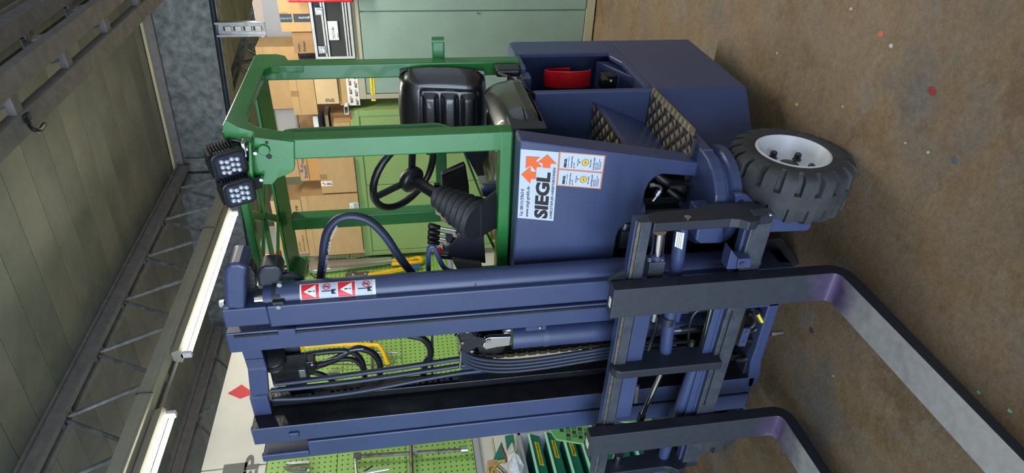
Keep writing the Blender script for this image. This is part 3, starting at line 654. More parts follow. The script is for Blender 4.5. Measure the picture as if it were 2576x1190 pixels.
# ================================================================== BENCH CORNER, LOWER LEFT
XD = -3.30
def DX(px, py): return AX(px, py, XD)
zt = 1.04
t = thing('drawer_rack', 'grey steel rack of dark green storage bins at the lower left', 'rack', (-3.5, 2.2, 0))
y1 = DX(1320, 1088).y; y0 = .9
G().box(XD - .45, XD - .43, y0, y1, 0, zt).build('back_panel', LGREY, t)
for yy in (y1 - .0, y0): G().box(XD - .45, XD + .01, yy - .025, yy, 0, zt).build('side_panel', LGREY, t, bevel=.002)
G().box(XD - .45, XD + .01, y0, y1, zt - .02, zt + .005).build('top_panel', LGREY, t, bevel=.002)
bins = ['Schekel und Hacken', 'Ringösen-Klein', 'Ringösen-Groß', 'Ösen', '', '', '', '']
ORD = ('top', 'second', 'third', 'fourth', 'fifth', 'sixth', 'bottom')
for k_ in range(7):
    zb = zt - .035 - .105 * (k_ + 1)
    for (ya_, yb_, lab) in ((y1 - .62, y1 - .03, bins[k_]), (y0 + .01, y1 - .63, '')):
        b = thing('storage_bin', 'dark green storage bin%s' % (' labelled ' + lab if lab else (', unlabelled, in the %s row of the nearer bay of the rack' % ORD[k_] if ya_ < y1 - .7 else ', unlabelled, in the %s row of the far bay of the rack' % ORD[k_])), 'bin', (XD, ya_, zb), 'green storage bins in the rack')
        G().prism([V((XD - .02, ya_, zb)), V((XD + .012, ya_, zb + .062)), V((XD - .03, ya_, zb + .062)), V((XD - .38, ya_, zb + .085)), V((XD - .38, ya_, zb))], (0, yb_ - ya_, 0)).build('bin_body', BINS, b, bevel=.002)
        G().prism([V((XD + .008, ya_, zb + .060)), V((XD + .030, ya_, zb + .066)), V((XD + .022, ya_, zb + .080)), V((XD - .02, ya_, zb + .072))], (0, yb_ - ya_, 0)).build('bin_rim', BINL, b, bevel=.001)
        if lab:
            r_ = V((.032, 0, .062)).normalized(); n_ = V((.062, 0, -.032)).normalized()
            wl_ = .17 if k_ == 0 else .13; yl_ = yb_ - .05 - wl_
            c_ = V((XD - .004, 0, zb + .031)) + n_ * .0012; c_.y = yl_ + wl_ / 2
            G().obox(c_, (0, 1, 0), r_, n_, wl_, .030, .001).build('label', YEL, b)
            text(lab, c_ + n_ * .001 - V((0, wl_ / 2 - .008, 0)) - r_ * .006, YR, r_, .014, INK, b, maxw=wl_ - .016)
# the slotted light green guard
t = thing('slotted_green_guard', 'light green slotted plastic guard standing in front of the bins', 'guard', AX(1440, 1080, -2.95))
XP = -2.95
def PP(px, py, o=0): return AX(px, py, XP + o)
G().prism([PP(*q) for q in ((1374, 1069), (1399, 1105), (1468, 1116), (1476, 1090), (1482, 1062), (1500, 1052), (1560, 1030), (1640, 1040), (1636, 1062), (1590, 1062), (1560, 1050), (1484, 1066), (1420, 1066))][:8] + [PP(1640, 1048), PP(1640, 1060), PP(1560, 1058), PP(1480, 1070), PP(1380, 1066)][:0], (-.012, 0, 0)).build('plate', LIME, t, bevel=.002)
G().prism([PP(*q) for q in ((1560, 1030), (1500, 1050), (1505, 1056), (1588, 1062), (1640, 1062), (1640, 1045))], (-.012, 0, 0)).build('plate_tail', LIME, t, bevel=.002)
for i_ in range(5):
    for j_ in range(4):
        cx = 1412 + i_ * 15.5 + j_ * 1.0; cy = 1074 + j_ * 10.2 + i_ * 2.4 - 2
        if cx > 1478 or cy > 1107 or (i_ < 1 and j_ > 1): continue
        for k_ in (-1, 0, 1):
            if (i_ + j_) % 2: a_, b_ = (cx - 5.0, cy + k_ * 2.8), (cx + 5.0, cy + k_ * 2.8 + 1.0)
            else: a_, b_ = (cx + k_ * 4.2, cy - 3.6), (cx + k_ * 4.2 + .3, cy + 3.2)
            P, Q = PP(*a_, .001), PP(*b_, .001); G().bar(P, Q, .0036, .002, (0, 1, 0) if (i_ + j_) % 2 == 0 else (1, 0, 0)).build('slot', INK, t)
G().cyl(PP(1490, 1068, -.02), V((PP(1490, 1068, -.02).x, PP(1490, 1068).y, 0)), .018, n=14).build('stand_tube', INK, t); G().cyl(V((PP(1490, 1068, -.02).x, PP(1490, 1068).y, 0)), V((PP(1490, 1068, -.02).x, PP(1490, 1068).y, .02)), .14, n=24).build('stand_foot', INK, t)
# odds and ends on the rack
def on_rack(px, py): return AX(px, py, -3.27)
t = thing('paper_bag', 'crumpled white paper bag on the rack of green bins', 'bag', on_rack(1300, 1160))
g = G(); pts = [on_rack(*q) for q in ((1288, 1112), (1302, 1124), (1305, 1150), (1318, 1172), (1310, 1200), (1282, 1205), (1276, 1168), (1272, 1140))]
cc = sum(pts, V()) / len(pts) + V((.07, 0, 0))
for i_ in range(8):
    a_, b_ = pts[i_], pts[(i_ + 1) % 8]; m_ = (a_ + b_) / 2 * .5 + cc * .5 + V((random.uniform(-.02, .03), 0, 0))
    g.add([a_, b_, m_], [(0, 1, 2)]); g.add([a_, m_, cc], [(0, 1, 2)]); g.add([m_, b_, cc], [(0, 1, 2)])
bk = cc - V((.10, 0, 0))
for i_ in range(8): g.add([pts[i_], pts[(i_ + 1) % 8], bk], [(0, 2, 1)])
g.build('bag', FOIL, t)
t = thing('cardboard_box', 'small open cardboard box marked N35D beside the paper bag', 'box', on_rack(1240, 1180))
A = on_rack(1225, 1158); B = on_rack(1262, 1215)
G().box(A.x - .12, A.x, B.y, A.y, B.z, A.z).build('carton_body', CARD, t, bevel=.002); text('N35D', (A.x + .001, B.y + .03, B.z + .03), YR, ZU, .03, INK, t, maxw=.08)
t = thing('green_shim', 'flat green plastic wedge between the papers on the rack', 'wedge', on_rack(1250, 1140))
G().prism([on_rack(*q) for q in ((1262, 1110), (1274, 1150), (1240, 1156))], (-.02, 0, 0)).build('wedge', mat('teal_plastic', (20, 120, 100), .4), t, bevel=.002)
t = thing('green_shim', 'upright green plastic plate next to the rack post', 'wedge', on_rack(1285, 1105))
G().prism([on_rack(*q) for q in ((1270, 1096), (1292, 1092), (1296, 1120), (1276, 1134))], (-.02, 0, 0)).build('plate', MATS['teal_plastic'], t, bevel=.002)
t = thing('file_tool', 'brown wooden tool handle lying on the rack', 'tool', on_rack(1270, 1140))
G().cyl(on_rack(1262, 1128), on_rack(1276, 1162), .012, .009, n=10).build('handle', mat('brown_wood', (84, 70, 62), .6), t)
t = thing('steel_sleeve', 'chrome sleeve lying beside the cardboard box', 'tool', on_rack(1262, 1180))
G().cyl(on_rack(1254, 1176), on_rack(1272, 1192), .016, n=12).build('sleeve', CHROME, t)
t = thing('yellow_tube', 'bent translucent yellow tube on the rack', 'tube', on_rack(1250, 1175))
G().tube([on_rack(*q) for q in ((1236, 1190), (1246, 1172), (1262, 1162), (1270, 1164))], .008, 8).build('tube', mat('amber_tube', (190, 160, 84), .3), t)
t = thing('parts_bag', 'clear bag with labels behind the green wedge', 'bag', on_rack(1246, 1110))
A = on_rack(1236, 1092); B = on_rack(1250, 1142); G().box(A.x - .06, A.x - .03, B.y, A.y, B.z, A.z).build('bag', mat('beige_film', (176, 162, 132), .3, var=.3, scale=60), t, bevel=.006)
# ================================================================== THE FORKLIFT
FK = thing('forklift', 'dark slate-blue forklift with green overhead guard, tall mast and two long steel forks', 'forklift', (-1.7, 2.4, 0))
def P2(px, py, yy, off=0): p = AY(px, py, yy); p.y = yy + off; return p
# ---------------- chassis
g = G().prism([(x, 2.0, z) for x, z in ((-.985, 1.235), (-1.92, 1.235), (-1.92, .832), (-1.42, .832), (-1.385, .825), (-1.36, .80), (-1.352, .765), (-1.345, .748), (-1.215, .745), (-1.18, .735), (-1.155, .712), (-1.148, .69), (-1.165, .548), (-1.11, .548))], (0, .022, 0))
FP = g.build('front_panel', PAINT, FK, bevel=.006)
G().prism([(-.984, 2.003, 1.2345), (-1.116, 2.003, .512), (-1.136, 2.003, .512), (-1.005, 2.003, 1.2345)], (0, .085, 0)).build('panel_side', PAINT, FK, bevel=.007)
G().box(-1.92, -.99, 2.004, 2.084, 1.220, 1.2375).build('panel_top', PAINT, FK, bevel=.006)
G().box(-1.92, -1.31, 2.10, 2.50, .30, 1.10).build('body_core', GREASE, FK)
G().box(-1.30, -1.295, 2.08, 2.53, .80, 1.09).build('step_back_wall', PAINT, FK)
# wall behind the steps, with its ridge
G().box(-1.36, -1.018, 2.50, 2.528, .50, 1.085).build('step_side_wall', PAINT, FK, bevel=.007)
# rear block: lower body with a slanted front corner, tapering to the rear
G().prism([V(p) for p in ((-1.018, 2.528, .14), (-1.018, 3.16, .14), (-1.92, 3.16, .14), (-1.92, 2.16, .14), (-1.34, 2.16, .14), (-1.34, 2.21, .14), (-1.02, 2.50, .14))], (0, 0, .42)).build('counterweight', PAINT, FK, bevel=.006)
side = [(3.16, .56), (3.16, 1.07), (3.10, 1.085), (2.80, 1.085), (2.80, 1.045), (2.96, 1.045)]
G().prism([(-1.018, y_, z_) for y_, z_ in ((2.98, .56), (3.16, .56), (3.16, 1.06), (3.14, 1.085), (2.98, 1.085))], (-.022, 0, 0)).build('side_plate', PAINT, FK, bevel=.004)
G().prism([(-1.018, y_, z_) for y_, z_ in ((2.528, .56), (2.98, .56), (2.98, .625), (2.93, .63), (2.84, .60), (2.56, .595), (2.528, .60))], (-.022, 0, 0)).build('side_sill', PAINT, FK, bevel=.004)
G().prism([(-1.06, y_, z_) for y_, z_ in ((2.98, .585), (2.98, .68), (2.78, .575), (2.75, .56))], (-.30, 0, 0)).build('bay_ramp', PAINT, FK, bevel=.005)
G().box(-1.45, -1.0415, 3.145, 3.1585, .56, 1.0855).build('rear_plate', PAINT, FK)
G().box(-1.41, -1.39, 2.53, 3.15, .56, 1.08).build('bay_back_wall', PAINT, FK)
G().box(-1.92, -1.0205, 2.80, 3.143, 1.06, 1.0875).build('deck', PAINT, FK, bevel=.007)
G().box(-1.92, -1.22, 2.5, 2.80, 1.06, 1.088).build('seat_deck', PAINT, FK, bevel=.005)
G().box(-1.215, -1.04, 2.725, 2.80, 1.05, 1.088).build('deck_lip', PAINT, FK, bevel=.004)
G().box(-1.92, -1.45, 2.5, 3.14, .56, 1.06).build('engine_cover', PAINTD, FK)
# gas bottle cradle
g = G(); n = 30; cx, cy, cz, R0 = -1.07, 2.90, .84, .100
for i in range(n):
    a0 = math.radians(-20 + 292 * i / n); a1 = math.radians(-20 + 292 * (i + 1) / n)
    pr_ = []
    for (r, xx) in ((R0, 0), (R0, -.08), (R0 - .008, -.08), (R0 - .008, 0)):
        for a in (a0, a1): pr_.append(V((cx + xx - .025 * math.cos(a), cy + r * math.cos(a), cz + r * math.sin(a) * 1.12)))
    g.add(pr_, [(0, 1, 3, 2), (2, 3, 5, 4), (4, 5, 7, 6), (6, 7, 1, 0)] + ([(0, 2, 4, 6)] if i == 0 else []) + ([(1, 7, 5, 3)] if i == n - 1 else []), False)
g.build('gas_bottle_cradle', RED, FK, bevel=.002, label='red gas bottle cradle')
cl = G().obox(AX(1530, 203, -1.10), XR, YR, ZU, .07, .05, .075).build('bottle_clamp', BLACK, FK, bevel=.006)
G().obox(AX(1520, 200, -1.07), XR, YR, ZU, .02, .055, .03).build('clamp_jaw', BLACK, cl, bevel=.003)
G().cyl(AX(1537, 203, -1.06), AX(1537, 203, -1.055), .006, n=12).build('clamp_bolt', TOOL, cl)
G().tube([AX(*q, -1.12) for q in ((1553, 193), (1575, 195), (1592, 203), (1603, 216), (1610, 226))], .009, 8).build('gas_hose', RUBBER, FK)
# ---------------- steps with tread plate
def tread(poly, z, name, nrm=(0, 0, 1)):
    o = G().prism([V((x, y, z - .004)) for x, y in poly], (0, 0, .004)).build(name, ALUT, FK, bevel=.001)
    xs = [p[0] for p in poly]; ys = [p[1] for p in poly]; g = G()
    def inside(x, y):
        c = False; n = len(poly)
        for i in range(n):
            (x1, y1), (x2, y2) = poly[i], poly[i - 1]
            if (y1 > y) != (y2 > y) and x < (x2 - x1) * (y - y1) / (y2 - y1) + x1: c = not c
        return c
    step = .033; i = 0; xx = min(xs) + .012
    while xx < max(xs):
        j = 0; yy = min(ys) + .012
        while yy < max(ys):
            if (i + j) % 2: dr, pp = V((.7, .7, 0)), V((-.7, .7, 0))
            else: dr, pp = V((.7, -.7, 0)), V((.7, .7, 0))
            for k in (-2, -1, 0, 1, 2):
                c = V((xx, yy, z)) + pp * (k * .0064)
                if inside(c.x + dr.x * .014, c.y + dr.y * .014) and inside(c.x - dr.x * .014, c.y - dr.y * .014):
                    a, b = c - dr * .0185, c + dr * .0185; s = pp * .0021
                    g.add([a, c + s - dr * .004, c + s + dr * .004, b, c - s + dr * .004, c - s - dr * .004, c - dr * .006 + V((0, 0, .0016)), c + dr * .006 + V((0, 0, .0016))],
                          [(0, 6, 1), (1, 6, 7, 2), (2, 7, 3), (3, 7, 4), (4, 7, 6, 5), (5, 6, 0)])
            yy += step * 1.0; j += 1
        xx += step * 1.0; i += 1
    for p in g.v[:0]: pass
    g.build('tread_bars', BUMPB, o, kind='stuff')
    return o
G().box(-1.30, -1.075, 2.10, 2.50, .795, .822).build('upper_step_shelf', PAINT, FK, bevel=.004)
tread([(-1.298, 2.04), (-1.082, 2.04), (-1.060, 2.11), (-1.066, 2.497), (-1.298, 2.497)], .828, 'upper_tread')
G().prism([(-1.076, 2.06, .80), (-1.076, 2.50, .80), (-1.178, 2.50, .565), (-1.178, 2.06, .565)], (-.02, 0, 0)).build('kick_panel', PAINT, FK, bevel=.003)
tread([(-1.180, 2.03), (-1.030, 2.03), (-1.018, 2.055), (-1.030, 2.497), (-1.180, 2.497)], .580, 'lower_tread')
G().box(-1.32, -1.03, 2.045, 2.50, .550, .575).build('lower_step_shelf', PAINTD, FK, bevel=.003)
o = G().prism([V((-1.018, 2.04, .580)), V((-1.030, 2.497, .580)), V((-1.008, 2.497, .566)), V((-.998, 2.06, .566))], (0, 0, -.004)).build('tread_nose', ALUT, FK, bevel=.001)
g = G()
for k in range(11):
    yy = 2.08 + k * .039
    for q in range(4): xo_ = -1.018 - .012 * (yy - 2.04) / .457; g.add([V((xo_, yy + q * .006, .5815)), V((xo_ + .019, yy + .02 + q * .003, .568)), V((xo_ + .019, yy + .022 + q * .003, .568)), V((xo_, yy + q * .006 + .0032, .5815))], [(0, 1, 2, 3)])
g.build('nose_ribs', BUMPB, o, kind='stuff')
# little warning sticker on the side of the panel
def side_pt(px, py, off=.001):   # plane of the panel side: x = -.985 - .182*(1.235 - z)
    r = ray(px, py); # solve CAM + r t : x + .182*(1.235 - z) = -.985+off
    t = (-.985 + off + -.182 * (1.235 - CAM.z) - CAM.x) / (r.x - .182 * r.z) if True else 0
    return CAM + r * t
ps = [side_pt(*q) for q in ((1740, 374), (1768, 373), (1778, 386), (1748, 390))]
try:
    G().prism(ps, (.001, 0, 0)).build('safety_sticker', PAPER, FK)
    p2 = [side_pt(*q, .0025) for q in ((1757, 374), (1768, 373), (1778, 386), (1765, 388))]
    G().prism(p2, (.0008, 0, 0)).build('sticker_band', YEL, FK)
except Exception as e: print(e)
# ---------------- steering turret and the front right wheel
TC = V((-1.235, 1.985, 0))
pts = [(-1.05, 2.16), (-1.05, 1.985)] + [(TC.x + .185 * math.cos(math.radians(a)), TC.y + .185 * math.sin(math.radians(a))) for a in range(0, -181, -15)] + [(-1.42, 2.16)]
G().prism([V((x, y, .515)) for x, y in pts], (0, 0, .045)).build('turret_plate', PAINT, FK, bevel=.006)
G().lathe((TC.x, TC.y, .455), (0, 0, 1), [(.18, 0), (.187, .004), (.187, .034), (.18, .040), (.165, .044), (.165, .062)], 48).build('turret_ring', PAINT, FK)
G().prism([(-1.262, 1.80, .455), (-1.262, 2.12, .455), (-1.262, 2.05, .16), (-1.262, 1.90, .16)], (-.03, 0, 0)).build('wheel_fork', PAINTD, FK, bevel=.006)
# lifting lug with a hole, on the ring
c = AY(1862, 507, 1.80)
G().prism([P2(*q, 1.795) for q in ((1850, 490), (1866, 487), (1882, 492), (1896, 508), (1903, 528), (1850, 530))], (0, .02, 0)).build('lug', PAINT, FK, bevel=.004)
G().cyl((c.x, 1.792, c.z), (c.x, 1.80, c.z), .011, n=16).build('lug_hole', INK, FK)
G().prism([P2(*q, 1.77) for q in ((1935, 549), (2038, 548), (2043, 553), (2040, 572), (2032, 581), (1960, 584), (1880, 586), (1880, 560))], (0, .018, 0)).build('wheel_guard', PAINT, FK, bevel=.004)
G().prism([P2(*q, 1.79) for q in ((1762, 540), (1822, 536), (1820, 606), (1814, 613), (1762, 614), (1750, 606))], (0, .10, 0)).build('axle_block', PAINT, FK, bevel=.012)
def wheel(name, label, xo, cy, r, w, s=1, mt=TYRE, rimr=.132, parent=FK):
    """xo: outer face; s: +1 when the outer face looks to +x"""
    cz = r
    wt = G().lathe((xo, cy, cz), (s, 0, 0), [(rimr * .8, -w * .75), (rimr * .92, -w * .2), (rimr, -.004)], 40, cap=False).build(name, TYRED, parent)
    wt['label'] = label
    # tyre with lug grooves: ring of cross sections, shoulder lowered inside a groove
    NL = 20; g = G(); prof = [(-w, rimr + .01), (-w - .006, r - .04), (-w + .006, r - .014), (-w + .018, r - .003), (-w * .66, r), (-w * .64, r), (-w * .36, r), (-w * .34, r), (-.018, r - .003), (-.006, r - .014), (.006, r - .04), (0.002, rimr + .006), (-.004, rimr)]
    angs = []
    for i in range(NL):
        a = i / NL
        for f, gr in ((0, 0), (.62, 0), (.66, 1), (.94, 1), (.985, 0)): angs.append(((a + f / NL) * 2 * math.pi, gr))
    vs = []
    for a, gr in angs:
        for k, (h, rr) in enumerate(prof):
            q = rr; aa = a
            if gr and (k in (8, 9) or k == 7): q = rr - .024 if k > 7 else rr - .018
            if gr and k == 10: q = rr - .006
            aa2 = a + .18 * (h + w / 2)      # lugs run slightly askew
            vs.append((xo + s * h, cy + q * math.cos(aa2), cz + q * math.sin(aa2)))
    # the inner half's grooves, shifted by half a pitch
    m = len(prof); N_ = len(angs)
    vs2 = []
    for idx, (a, gr) in enumerate(angs):
        gr2 = angs[(idx + 2) % N_][1]
        for k, (h, rr) in enumerate(prof):
            v = V(vs[idx * m + k])
            if gr2 and k in (1, 2, 3, 4):
                q = rr - (.014 if k in (2, 3) else .010)
                aa2 = a + .18 * (h + w / 2)
                v = V((xo + s * h, cy + q * math.cos(aa2), cz + q * math.sin(aa2)))
            vs2.append(v)
    fs = []
    for i in range(N_):
        j = (i + 1) % N_
        for k in range(m - 1):
            f = (i * m + k, i * m + k + 1, j * m + k + 1, j * m + k); fs.append(f if s < 0 else f[::-1])
    g.add(vs2, fs, True); ty = g.build('tyre', mt, wt, label='solid rubber tyre')
    for k in range(3): pass
    rim = G().lathe((xo, cy, cz), (s, 0, 0), [(rimr + .002, -.010), (rimr + .003, .002), (rimr - .005, .004), (rimr - .009, -.004), (rimr - .013, -.048), (rimr - .028, -.062), (.052, -.066), (.046, -.060), (.040, -.060)], 48, cap=False).build('rim', WHITE, wt, label='white dished wheel rim')
    G().lathe((xo, cy, cz), (s, 0, 0), [(.044, -.064), (.038, -.060), (.034, -.052), (.006, -.050)], 24).build('hub', BLACK, wt)
    for i in range(5):
        a = math.radians(20 + 72 * i); p = V((xo - s * .066, cy + .076 * math.cos(a), cz + .076 * math.sin(a)))
        G().lathe(p, (s, 0, 0), [(.017, 0), (.017, .005), (.0125, .008), (.0125, .026), (.010, .030)], 6, smooth=False).build('wheel_nut', BLACK, wt)
    return wt
wheel('wheel', 'front right wheel with white rim', -1.045, 1.945, .224, .19)
wheel('wheel', 'front left wheel seen behind the left fork', -2.66, 2.06, .224, .19, s=-1)
wheel('wheel', 'rear wheel under the chassis', -2.2, 3.0, .20, .16, s=-1)
# ---------------- chassis behind the mast, hoses inside the cut-outs
G().box(-2.45, -1.36, 2.22, 3.1, .24, .55).build('chassis_beam', GREASE, FK)
G().box(-1.90, -1.34, 2.06, 2.14, .20, .82).build('reach_frame', GREASE, FK)
G().box(-2.68, -2.30, 2.25, 2.7, .26, .52).build('left_arm', GREASE, FK, bevel=.01)
G().box(-2.32, -2.28, 1.98, 2.4, .10, .56).build('left_frame_plate', GREASE, FK)
for k, (a, b, r) in enumerate(((1660, 452, .016), (1700, 470, .018), (1690, 490, .014))):
    G().tube([AY(a - 10, b - 14, 2.05), AY(a + 15, b + 4, 2.03), AY(a + 40, b + 10, 2.04), AY(1766, 458 + 14 * k, 2.05)], r, 10).build('hydraulic_hose', RUBBER, FK)
G().tube([AY(1640, 466, 2.05), AY(1655, 467, 2.05), AY(1663, 474, 2.05), AY(1652, 492, 2.05), AY(1642, 505, 2.05)], .007, 8).build('hose_elbow', ZINC, FK)
G().cyl(AY(1633, 465, 2.05), AY(1645, 465, 2.05), .011, n=6).cyl(AY(1660, 478, 2.05), AY(1652, 490, 2.05), .013, n=8).build('hose_fitting', ZINC, FK)
G().obox(AY(1700, 462, 2.02), (1, 0, 0), (0, 0, 1), (0, 1, 0), .01, .06, .05).build('cable_tie', INK, FK)
G().cyl(AY(1575, 560, 2.06), AY(1568, 580, 2.06), .016, n=10).cyl(AY(1592, 562, 2.06), AY(1590, 572, 2.06), .015, n=10).build('hose_fitting', ZINC, FK)
G().box(-1.50, -1.42, 2.03, 2.09, .66, .80).build('valve_block', WORN, FK, bevel=.004)
G().cyl((-1.33, 2.06, .72), (-1.33, 2.06, .83), .035, n=16).build('filler', PAINT, FK)
# ---------------- stickers on the front panel
def st(px, py): return AY(px, py, 1.9985)
STW = mat('silver_white_sticker', (186, 196, 214), .5)
q4 = [st(1310, 375), st(1406, 383), st(1392, 556), st(1302, 548)]
G().prism(q4, (0, .001, 0)).build('firm_sticker', STW, FP)
O = st(1302, 548); Rv = (st(1310, 375) - O); Wd = Rv.length; Rv.normalize(); Uv = (O - st(1392, 556)); Hh = Uv.length; Uv.normalize()
def SP(u, v): p = O + Rv * (u * Wd) - Uv * (v * Hh); p.y = 1.9975; return p   # u along reading, v downwards
text('Tel. 08131/5963-0', SP(.03, .135), Rv, Uv, .0118, INK, FP, maxw=.41 * Wd)
text('www.siegl-gmbh.de', SP(.03, .285), Rv, Uv, .0118, INK, FP, maxw=.46 * Wd)
text('SIEGL', SP(.03, .80), Rv, Uv, .047, INK, FP, bold=.003, maxw=.69 * Wd)
text('GABELSTAPLER+ARBEITSBÜHNEN', SP(.03, .945), Rv, Uv, .0098, INK, FP, maxw=.76 * Wd)
def poly_s(pts, m, nm, off=-.0008):
    o = []
    for u, v in pts: p = SP(u, v); p.y += off; o.append(p)
    return G().prism(o, (0, .0006, 0)).build(nm, m, FP)
def c3(x, y):   # crop pixels of the sticker -> sticker coordinates
    p = st(1300 + x / 5.95, 360 + y / 5.95); d = p - O; det = Rv.x * Uv.z - Rv.z * Uv.x
    return ((d.x * Uv.z - d.z * Uv.x) / det / Wd, -(Rv.x * d.z - Rv.z * d.x) / det / Hh)
poly_s([c3(*q) for q in ((66, 468), (205, 350), (215, 428), (292, 432), (284, 538), (212, 536), (200, 606))], ORANGE, 'arrow_mark')
poly_s([c3(*q) for q in ((138, 196), (352, 208), (285, 262), (378, 354), (300, 360), (290, 424), (210, 335), (130, 378))], ORANGE, 'arrow_mark')
poly_s([c3(*q) for q in ((458, 168), (596, 310), (506, 308), (500, 374), (388, 364), (385, 300), (312, 286))], ORANGE, 'arrow_mark')
# two inspection plates in an orange frame
fr = [st(1407, 381), st(1524, 391), st(1511, 476), st(1400, 467)]
ORB = mat('copper_orange_frame', (196, 120, 84), .5)
G().prism(fr, (0, .001, 0)).build('inspection_frame', ORB, FP)
def bil(q, u, v): return (q[3] * (1 - v) + q[2] * v) * (1 - u) + (q[0] * (1 - v) + q[1] * v) * u   # u: reading direction, v: down
for k, (u0, u1, yr) in enumerate(((.03, .475, '2024'), (.525, .975, '2024'))):
    a = [bil(fr, u1, .03), bil(fr, u1, .97), bil(fr, u0, .97), bil(fr, u0, .03)]
    for p in a: p.y -= .0008
    G().prism(a, (0, .0008, 0)).build('inspection_plate', STW, FP)
    def B(u, v): p = bil(a, u, v); p.y -= .001; return p
    ru = (B(1, .5) - B(0, .5)); wd = ru.length; ru.normalize(); uu = (B(.5, 0) - B(.5, 1)).normalized()
    text('SIEGL', B(.08, .15), ru, uu, .0085, INK, FP, bold=.0006, maxw=wd * .6)
    text('Gabelstapler + Arbeitsbühnen', B(.08, .20), ru, uu, .0022, INK, FP, maxw=wd * .7)
    for j, s in enumerate(('Sachkundigen-Prüfung', 'gem. UVV')): text(s, B(.08, .28 + j * .06), ru, uu, .0042, INK, FP, maxw=wd * (.75, .35)[j])
    text('Nächste Prüfung', B(.25, .42), ru, uu, .0036, INK, FP, maxw=wd * .45)
    G().prism([B(.42, .44), B(.58, .44), B(.5, .47)], (0, .0004, 0)).build('triangle', INK, FP)
    cc = B(.5, .58)
    G().cyl(cc + V((0, .0004, 0)), cc - V((0, .0003, 0)), .0155, n=28).build('date_ring', mat('date_ring_%d' % k, (214, 196, 130), .5), FP)
    for j in range(12):
        an = j * math.pi / 6; G().obox(cc + V((.0122 * math.cos(an), -.0006, .0122 * math.sin(an))), XR, ZU, YR, .0028, .0034, .0004).build('date_cell', INK, FP)
    G().cyl(cc, cc - V((0, .0008, 0)), .0078, n=20).build('date_disc', mat('date_gold_%d' % k, (214, 176, 30), .5), FP)
    text(yr, cc + V((-.0052, -.001, -.002)), XR, ZU, .0036, INK, FP)
    text('Bitte anrufen!', B(.22, .715), ru, uu, .0045, INK, FP, maxw=wd * .5)
    text('Josef Siegl GmbH', B(.08, .80), ru, uu, .0058, INK, FP, maxw=wd * .8)
    for j, s in enumerate(('Daimlerstraße 4', '85221 Dachau', 'Telefon 0 81 31 / 59 63-0', 'www.siegl-gmbh.de')): text(s, B(.1, .845 + j * .035), ru, uu, .003, INK, FP, maxw=wd * (.5, .45, .7, .55)[j])
# ---------------- overhead guard
def gb(name, *b, bev=.006): return G().box(*b).build(name, GREEN, FK, bevel=bev, seg=3)
gb('guard_front_post', -1.075, -1.0, 2.10, 2.165, 1.24, 2.20)
gb('guard_rear_post', -1.065, -1.0, 2.83, 2.90, 1.088, 2.20)
gb('guard_left_rear_post', -1.86, -1.79, 2.86, 2.93, 1.088, 2.20)
gb('guard_sill', -1.70, -.999, 2.0985, 2.163, 1.2415, 1.288)
gb('guard_left_front_post', -1.70, -1.64, 2.10, 2.17, 1.242, 1.36)
gb('guard_cross_bar', -1.86, -.93, 2.90, 2.935, 1.42, 1.475)
G().cyl((-.93, 2.917, 1.475), (-.93, 2.917, 1.42), .018, n=12).build('cross_bar_end', GREEN, FK)
G().tube([(-1.035, 2.22, 2.04), (-1.035, 2.235, 1.98), (-1.035, 2.235, 1.60), (-1.035, 2.235, 1.50), (-1.04, 2.18, 1.44)], .016, 10).build('grab_rail', GREEN, FK)
# right side frame of the roof: plate with rounded window
ro = [(2.24, 2.25), (2.97, 2.25), (2.97, 2.17), (2.90, 2.09), (2.90, 2.06), (2.83, 2.06)]
inner = [(2.83, 2.13), (2.82, 2.165), (2.79, 2.185), (2.40, 2.185), (2.32, 2.182), (2.26, 2.165), (2.215, 2.13), (2.18, 2.06), (2.165, 2.0)]
outer = [(2.098, 2.0), (2.098, 2.13), (2.13, 2.20), (2.18, 2.24), (2.26, 2.252), (2.97, 2.252), (2.985, 2.235), (2.985, 2.16), (2.96, 2.12), (2.902, 2.10), (2.902, 2.03), (2.828, 2.03)]
G().prism([(-.9985, y_, z_) for y_, z_ in (inner + outer)], (-.034, 0, 0)).build('roof_side_frame', GREEN, FK, bevel=.006, seg=3)
G().prism([(-2.13, y_, z_) for y_, z_ in ((2.2, 2.18), (2.24, 2.25), (2.97, 2.25), (2.97, 2.17))], (.035, 0, 0)).build('roof_side_frame', GREEN, FK, bevel=.006)
gb('roof_front_rail', -2.13, -1.0, 2.235, 2.285, 2.222, 2.252, bev=.005)
gb('roof_rear_band', -2.13, -1.0, 2.80, 2.97, 2.238, 2.252, bev=.003)
gb('roof_middle_band', -2.13, -1.0, 2.50, 2.56, 2.240, 2.250, bev=.003)
G().prism([(-2.13, 2.960, 2.212), (-2.13, 2.975, 2.212), (-2.13, 2.975, 2.25), (-2.13, 2.94, 2.25)], (1.129, 0, 0)).build('roof_rear_apron', GREEN, FK, bevel=.005)
G().prism([(-2.13, 2.80, 2.236), (-2.13, 2.82, 2.242), (-2.13, 2.968, 2.225), (-2.13, 2.962, 2.212)], (1.128, 0, 0)).build('roof_rear_gutter', GREEN, FK, bevel=.004)
nb = 6; xs_ = [-1.03 - k * (1.07 / nb) for k in range(nb + 1)]
for k in range(nb):
    y_a, y_b = (2.27, 2.52) if k % 2 == 0 else (2.52, 2.27)
    G().bar((xs_[k], y_a, 2.245), (xs_[k + 1], y_b, 2.245), .036, .010).build('roof_lattice_bar', GREEN, FK, bevel=.003)
    G().bar((xs_[k], y_b + .27, 2.245), (xs_[k + 1], y_a + .27, 2.245), .036, .010).build('roof_lattice_bar', GREEN, FK, bevel=.003)
